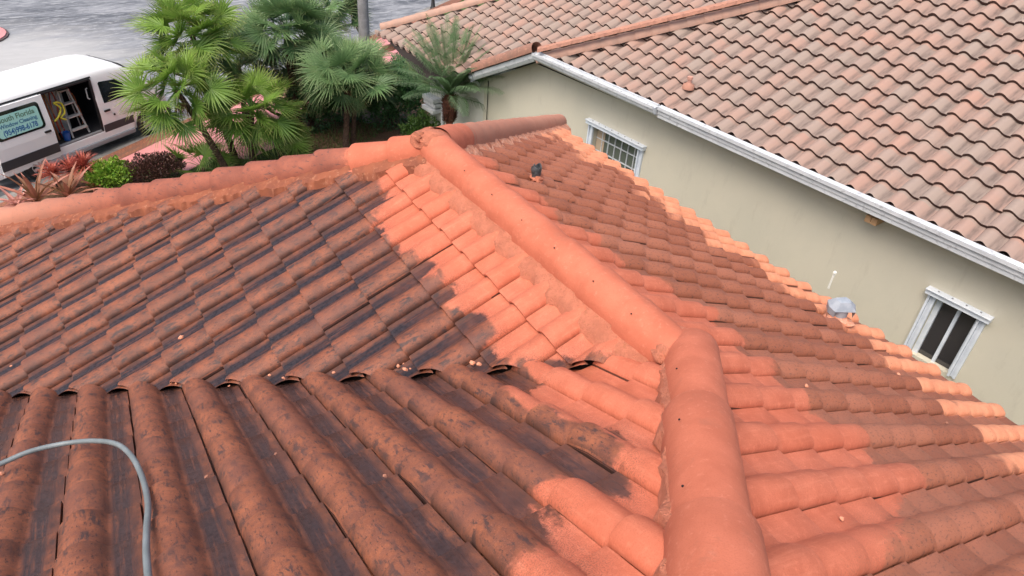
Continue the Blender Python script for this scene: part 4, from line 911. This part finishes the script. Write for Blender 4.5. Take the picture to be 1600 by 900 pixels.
# loose cargo in the doorway
def vw(x, y, z): p = van_m @ Vector((x, y, z)); return p
van_m = Matrix.Translation(Vector((vo[0], vo[1], G0-.094))) @ Matrix.Rotation(VY, 4, 'Z') @ Matrix.Scale(VS, 4)
def cargo(name, label, cat, x, y, z, rz=0):
    p = vw(x, y, z); o = empty(name, p, VY+rz, VS); tag(o, label, cat); return o
ld = cargo('step_ladder', 'folded aluminium step ladder standing in the open van door', 'ladder', -2.15, -.62, .65)
alm = mat('dull ladder aluminium', (.55, .54, .52), .45, .3)
for s_ in (-1, 1):
    b = MB(); b.tube([(s_*.27, -.16, 0), (s_*.15, .12, 1.32)], .028, 6); b.build('rail', alm, ld)
    b = MB(); b.tube([(s_*.30, .20, 0), (s_*.15, .18, 1.30)], .018, 6); b.build('rear_leg', alm, ld)
for k_ in range(4):
    f = (.16, .44, .72, 1.0)[k_]; b = MB(); b.box((0, -.16+.28*f-.02, 1.30*f), (.50-.22*f+.02, .16, .035), bev=.008); b.build('step' if k_ < 3 else 'top_cap', alm, ld)
tk = cargo('water_tank', 'tall white plastic tank behind the step ladder', 'tank', -2.25, .05, .64); b = MB(); b.box((0, 0, .66), (.55, .5, 1.32), bev=.08); b.build('tank', mat('milky plastic', (.55, .62, .68), .45), tk, 50); b = MB(); b.lathe([(.09, 0), (.09, .05), (0, .06)], (0, 0, 1.32), (0, 0, 1), 14); b.build('lid', M['blackp'], tk)
def loose_tube(name, label, cat, pts, r, m_, n=8):
    b = MB(); b.tube([vw(*p) for p in pts], r, n); o = b.build(name, m_, None, 60); tag(o, label, cat); return o
def cr(pts, n=6):
    P = [np.array(p, float) for p in pts]; P = [2*P[0]-P[1]]+P+[2*P[-1]-P[-2]]; out = []
    for i in range(1, len(P)-2):
        for k in range(n):
            t_ = k/n; out.append(.5*((2*P[i])+(-P[i-1]+P[i+1])*t_+(2*P[i-1]-5*P[i]+4*P[i+1]-P[i+2])*t_**2+(-P[i-1]+3*P[i]-3*P[i+1]+P[i+2])*t_**3))
    out.append(P[-2]); return out
rdm = mat('red rubber hose', (.42, .05, .035), .5); ylm = mat('yellow hose', (.70, .62, .06), .5); orm = mat('orange brown pole', (.36, .13, .06), .5)
loose_tube('red_hose', 'red hose looped over the white tank in the van', 'hose', cr([(-2.62, -.62, .70), (-2.66, -.62, 1.1), (-2.60, -.5, 1.6), (-2.45, -.4, 2.02), (-2.36, -.4, 1.7), (-2.5, -.55, 1.2), (-2.48, -.6, .72)]), .016, rdm)
loose_tube('red_strap', 'red strap hanging at the top of the van doorway', 'strap', cr([(-2.05, -.5, 2.12), (-1.98, -.5, 1.95), (-1.92, -.45, 1.8), (-1.95, -.4, 1.6)]), .018, rdm)
loose_tube('extension_pole', 'orange brown pole leaning inside the van beside the slid door', 'pole', [(-2.72, -.6, .66), (-2.78, -.5, 2.1)], .028, orm)
loose_tube('wooden_pole', 'second thinner pole leaning beside the orange brown one', 'pole', [(-2.56, -.62, .66), (-2.70, -.48, 2.12)], .018, mat('tan pole', (.42, .25, .14), .6))
loose_tube('yellow_hose', 'bright yellow hose tangled halfway up the van doorway', 'hose', cr([(-2.86, -.86, 1.32), (-2.68, -.84, 1.42), (-2.55, -.82, 1.62), (-2.70, -.82, 1.80), (-2.48, -.8, 1.72), (-2.46, -.8, 1.45), (-2.62, -.82, 1.35), (-2.50, -.82, 1.25)]), .024, ylm)
loose_tube('coiled_hose', 'thin rust coloured hose bundled at the front side of the van doorway', 'hose', cr([(-1.80, -.4, 1.0), (-1.78, -.4, 1.5), (-1.85, -.4, 1.75), (-1.92, -.4, 1.4), (-1.84, -.4, 1.1), (-1.76, -.4, 1.35), (-1.72, -.4, 1.0), (-1.80, -.45, .8)]), .014, orm)
bk = cargo('bucket', 'blue bucket on the van floor beside the ladder foot', 'bucket', -2.60, -.78, .65); b = MB(); b.lathe([(.085, 0), (.11, .24), (.118, .245), (.10, .235), (.08, .01), (0, .01)], (0, 0, 0), (0, 0, 1), 18); b.build('pail', mat('blue plastic', (.02, .10, .38), .4), bk); b = MB(); b.tube([(-.11, 0, .23), (-.08, 0, .33), (0, 0, .37), (.08, 0, .33), (.11, 0, .23)], .006, 6); b.build('handle', alm, bk)

# ------------------------------------------------------------------ things on the near roof
def onp(kind, px, py, h):
    n, d = {'A': (nA, 0), 'B': (nB, TP*YJ), 'C': (nC, 0)}[kind]; L_ = math.sqrt(1+TP*TP); return at(px, py, n, d+h*L_)
hp = cr([onp('B', *p) for p in ((-40, 738, .10), (0, 725, .09), (45, 706, .10), (95, 694, .09), (140, 689, .085), (180, 693, .09), (205, 712, .075), (222, 745, .05), (231, 785, .045), (229, 830, .045), (229, 870, .045), (234, 925, .05), (240, 980, .06))], 8)
b = MB(); b.tube(hp, .0125, 12); o = b.build('pressure_hose', noisy('grey rubber hose', (.20, .235, .25), (.15, .18, .19), 9, .42, .1, .002), None, 60); tag(o, 'grey pressure hose curving over the dark barrels at the left', 'hose')
# black pipe vent
p = onp('C', 837, 280, .03); vp = []
b = MB(); b.lathe([(.034, -.08), (.036, .04), (.042, .06), (.045, .10), (.040, .12), (.032, .117), (.032, .02), (0, .02)], p, (0, 0, 1), 18)
for i_ in range(len(b.v)):
    v_ = b.v[i_]; a = math.atan2(v_[1]-p[1], v_[0]-p[0]); k_ = max(0, v_[2]-p[2]-.05)*.35; b.v[i_] = (v_[0]+k_*math.cos(3*a)*.35, v_[1]+k_*math.sin(2*a+1)*.35, v_[2]+.012*math.sin(4*a)*(v_[2]-p[2] > .1))
v_o = b.build('pipe_vent', noisy('torn black lead sleeve', (.035, .040, .046), (.10, .11, .12), 30, .35, .5, .004), None, 60); hang(v_o, own); tag(v_o, 'short torn black pipe vent')
k = blob('mortar_collar', p+np.array([.01, -.01, .01]), (.06, .06, .035), M['mortar_clean'], None, 12, .25); hang(k, own)
# grey hooded vent
p = onp('C', 1308, 494, .05); hm = noisy('grey blue painted hood', (.33, .37, .42), (.25, .29, .34), 12, .45, .2, .003)
Zr = Matrix.Rotation(R_(-25), 3, 'Z')
b = MB(); b.lathe([(.075, -.10), (.078, .06), (.080, .10)], p, (0, 0, 1), 18); gv = b.build('hooded_vent', hm, None, 40); hang(gv, own); tag(gv, 'grey hooded metal vent near the eave')
b = MB(); ring0 = [(-.09, -.075, .04), (.09, -.085, .04), (.125, 0, .06), (.09, .085, .06), (-.09, .075, .06), (-.115, 0, .05)]
ring1 = [(x*1.08, y*1.1, z+.07) for x, y, z in ring0]; ring2 = [(x*.55, y*.55, .185) for x, y, z in ring0]
vs = [Zr@Vector(v_)+Vector(p) for v_ in ring0+ring1+ring2+[(0, 0, .195)]]
b.add(vs, [(i, (i+1) % 6, 6+(i+1) % 6, 6+i) for i in range(1, 6)]+[(6+i, 6+(i+1) % 6, 12+(i+1) % 6, 12+i) for i in range(6)]+[(12+i, 12+(i+1) % 6, 18) for i in range(6)])
hd_ = b.build('hood', hm, None, None); hang(hd_, own); hd_.parent = gv; hd_.matrix_parent_inverse = Matrix.Identity(4)
k = blob('mortar_collar', p+np.array([-.05, -.04, -.015]), (.14, .13, .055), M['mortar_pale'], None, 14, .2); hang(k, own)
# white pipe stub at the eave
p = onp('C', 1302, 452, .02); b = MB(); wp = p+np.array([.35, .25, -.15])
b.tube([wp+np.array([0, 0, -.1]), wp+np.array([.0, 0, .05]), wp+np.array([.01, .0, .11])], [.014, .012, .016], 10); b.lathe([(0, 0), (.022, .01), (.024, .03), (.012, .045), (0, .05)], wp+np.array([.01, 0, .11]), (0, 0, 1), 12)
k = b.build('overflow_pipe', mat('chalky white plastic', (.75, .74, .68), .6), None, 50); hang(k, own)
# chips of broken tile and mortar
chipm = noisy('fresh broken terracotta', (.66, .30, .19), (.55, .22, .13), 40, .9, .5, .004); chipd = noisy('dirty tile chip', (.33, .15, .10), (.22, .10, .07), 40, .9, .5, .004)
def chip(kind, px, py, sz, label, m_=chipm, seed=0, h=.02, group=None):
    q = random.Random(seed); bm = bmesh.new(); bmesh.ops.create_icosphere(bm, subdivisions=1, radius=1)
    for v in bm.verts: v.co = Vector((v.co.x*q.uniform(.6, 1.2), v.co.y*q.uniform(.5, 1.), v.co.z*q.uniform(.35, .7)))*sz
    R3 = Matrix.Rotation(q.uniform(0, 6), 3, 'Z') @ Matrix.Rotation(q.uniform(-.5, .5), 3, 'X')
    p = onp(kind, px, py, h+sz*.4); me_v = [R3@v.co for v in bm.verts]; fs = [tuple(x.index for x in f.verts) for f in bm.faces]; bm.free()
    o = mesh_obj('tile_fragment', me_v, fs, m_, None, None, tuple(p)); tag(o, label, 'debris', group or 'broken tile fragments on the roof')
V_ = 'valley'
chip('B', 727, 562, .024, 'large pale fragment on the left of the biggest pile in the valley', seed=1); chip('B', 738, 567, .022, 'middle fragment of the biggest pile in the valley', seed=2)
chip('B', 748, 569, .020, 'right fragment of the biggest pile in the valley, lying against the dark tile', seed=3); chip('B', 742, 559, .013, 'small upright fragment on top of the biggest pile in the valley', seed=4)
chip('B', 622, 572, .016, 'left fragment of the second pile from the right in the valley', seed=5); chip('B', 633, 577, .018, 'long fragment in the second pile from the right in the valley', seed=6); chip('B', 641, 576, .010, 'small fragment at the right end of the second pile in the valley', seed=7); chip('B', 631, 569, .011, 'small raised fragment in the second pile in the valley', seed=17)
chip('B', 521, 582, .014, 'single salmon chip under the third dark tile mouth from the right', seed=8); chip('B', 443, 591, .015, 'pale chip lying lowest in the fifth valley mouth from the right', seed=9)
chip('B', 431, 580, .011, 'tiny chip on the dark pan just above the valley', seed=10); chip('B', 421, 586, .012, 'flat chip at the left of the dark pan above the valley', seed=11)
chip('B', 267, 598, .011, 'left one of two small chips side by side in the left valley', seed=12); chip('B', 275, 599, .009, 'right one of two small chips side by side in the left valley', seed=13); chip('B', 358, 603, .009, 'tiny pale chip in the dark below the valley edge', seed=14)
chip('A', 283, 527, .022, 'pale curved fragment alone on the dark wing slope', seed=15); chip('A', 205, 547, .014, 'small salmon chip on a barrel of the dark wing slope', seed=16); chip('A', 17, 572, .014, 'small pale chip at the far left of the wing slope', seed=18)
chip('B', 431, 709, .010, 'tiny dark pebble in the middle pan of the near slope', chipd, 19); chip('B', 602, 743, .012, 'dark pebble in the grey pan left of the clean hip', chipd, 20); chip('B', 322, 745, .013, 'reddish chip beside the hose in the second pan', chipd, 21); chip('B', 3, 740, .016, 'chip touching the left edge of the picture below the hose', seed=22)
chip('C', 1260, 603, .018, 'pale chip in the dark pan just beyond the clean band', seed=23, h=.0); chip('C', 1404, 585, .020, 'chip on a barrel between the hooded vent and the lower window', seed=24, h=.05); chip('C', 1479, 661, .016, 'dark red chip near the pale dry band at the lower right', chipd, 25, h=.0); chip('C', 1323, 574, .012, 'tiny chip in the shade below the hooded vent', chipd, 26, h=.0)
chip('A', 664, 275, .010, 'tiny white chip on the clean tiles near the far end of the ridge', mat('white chip', (.75, .6, .52), .8), 27, h=.0)
chip('C', 1315, 810, .012, 'tiny pale chip on the clean pan at the bottom right', seed=28, h=.0)
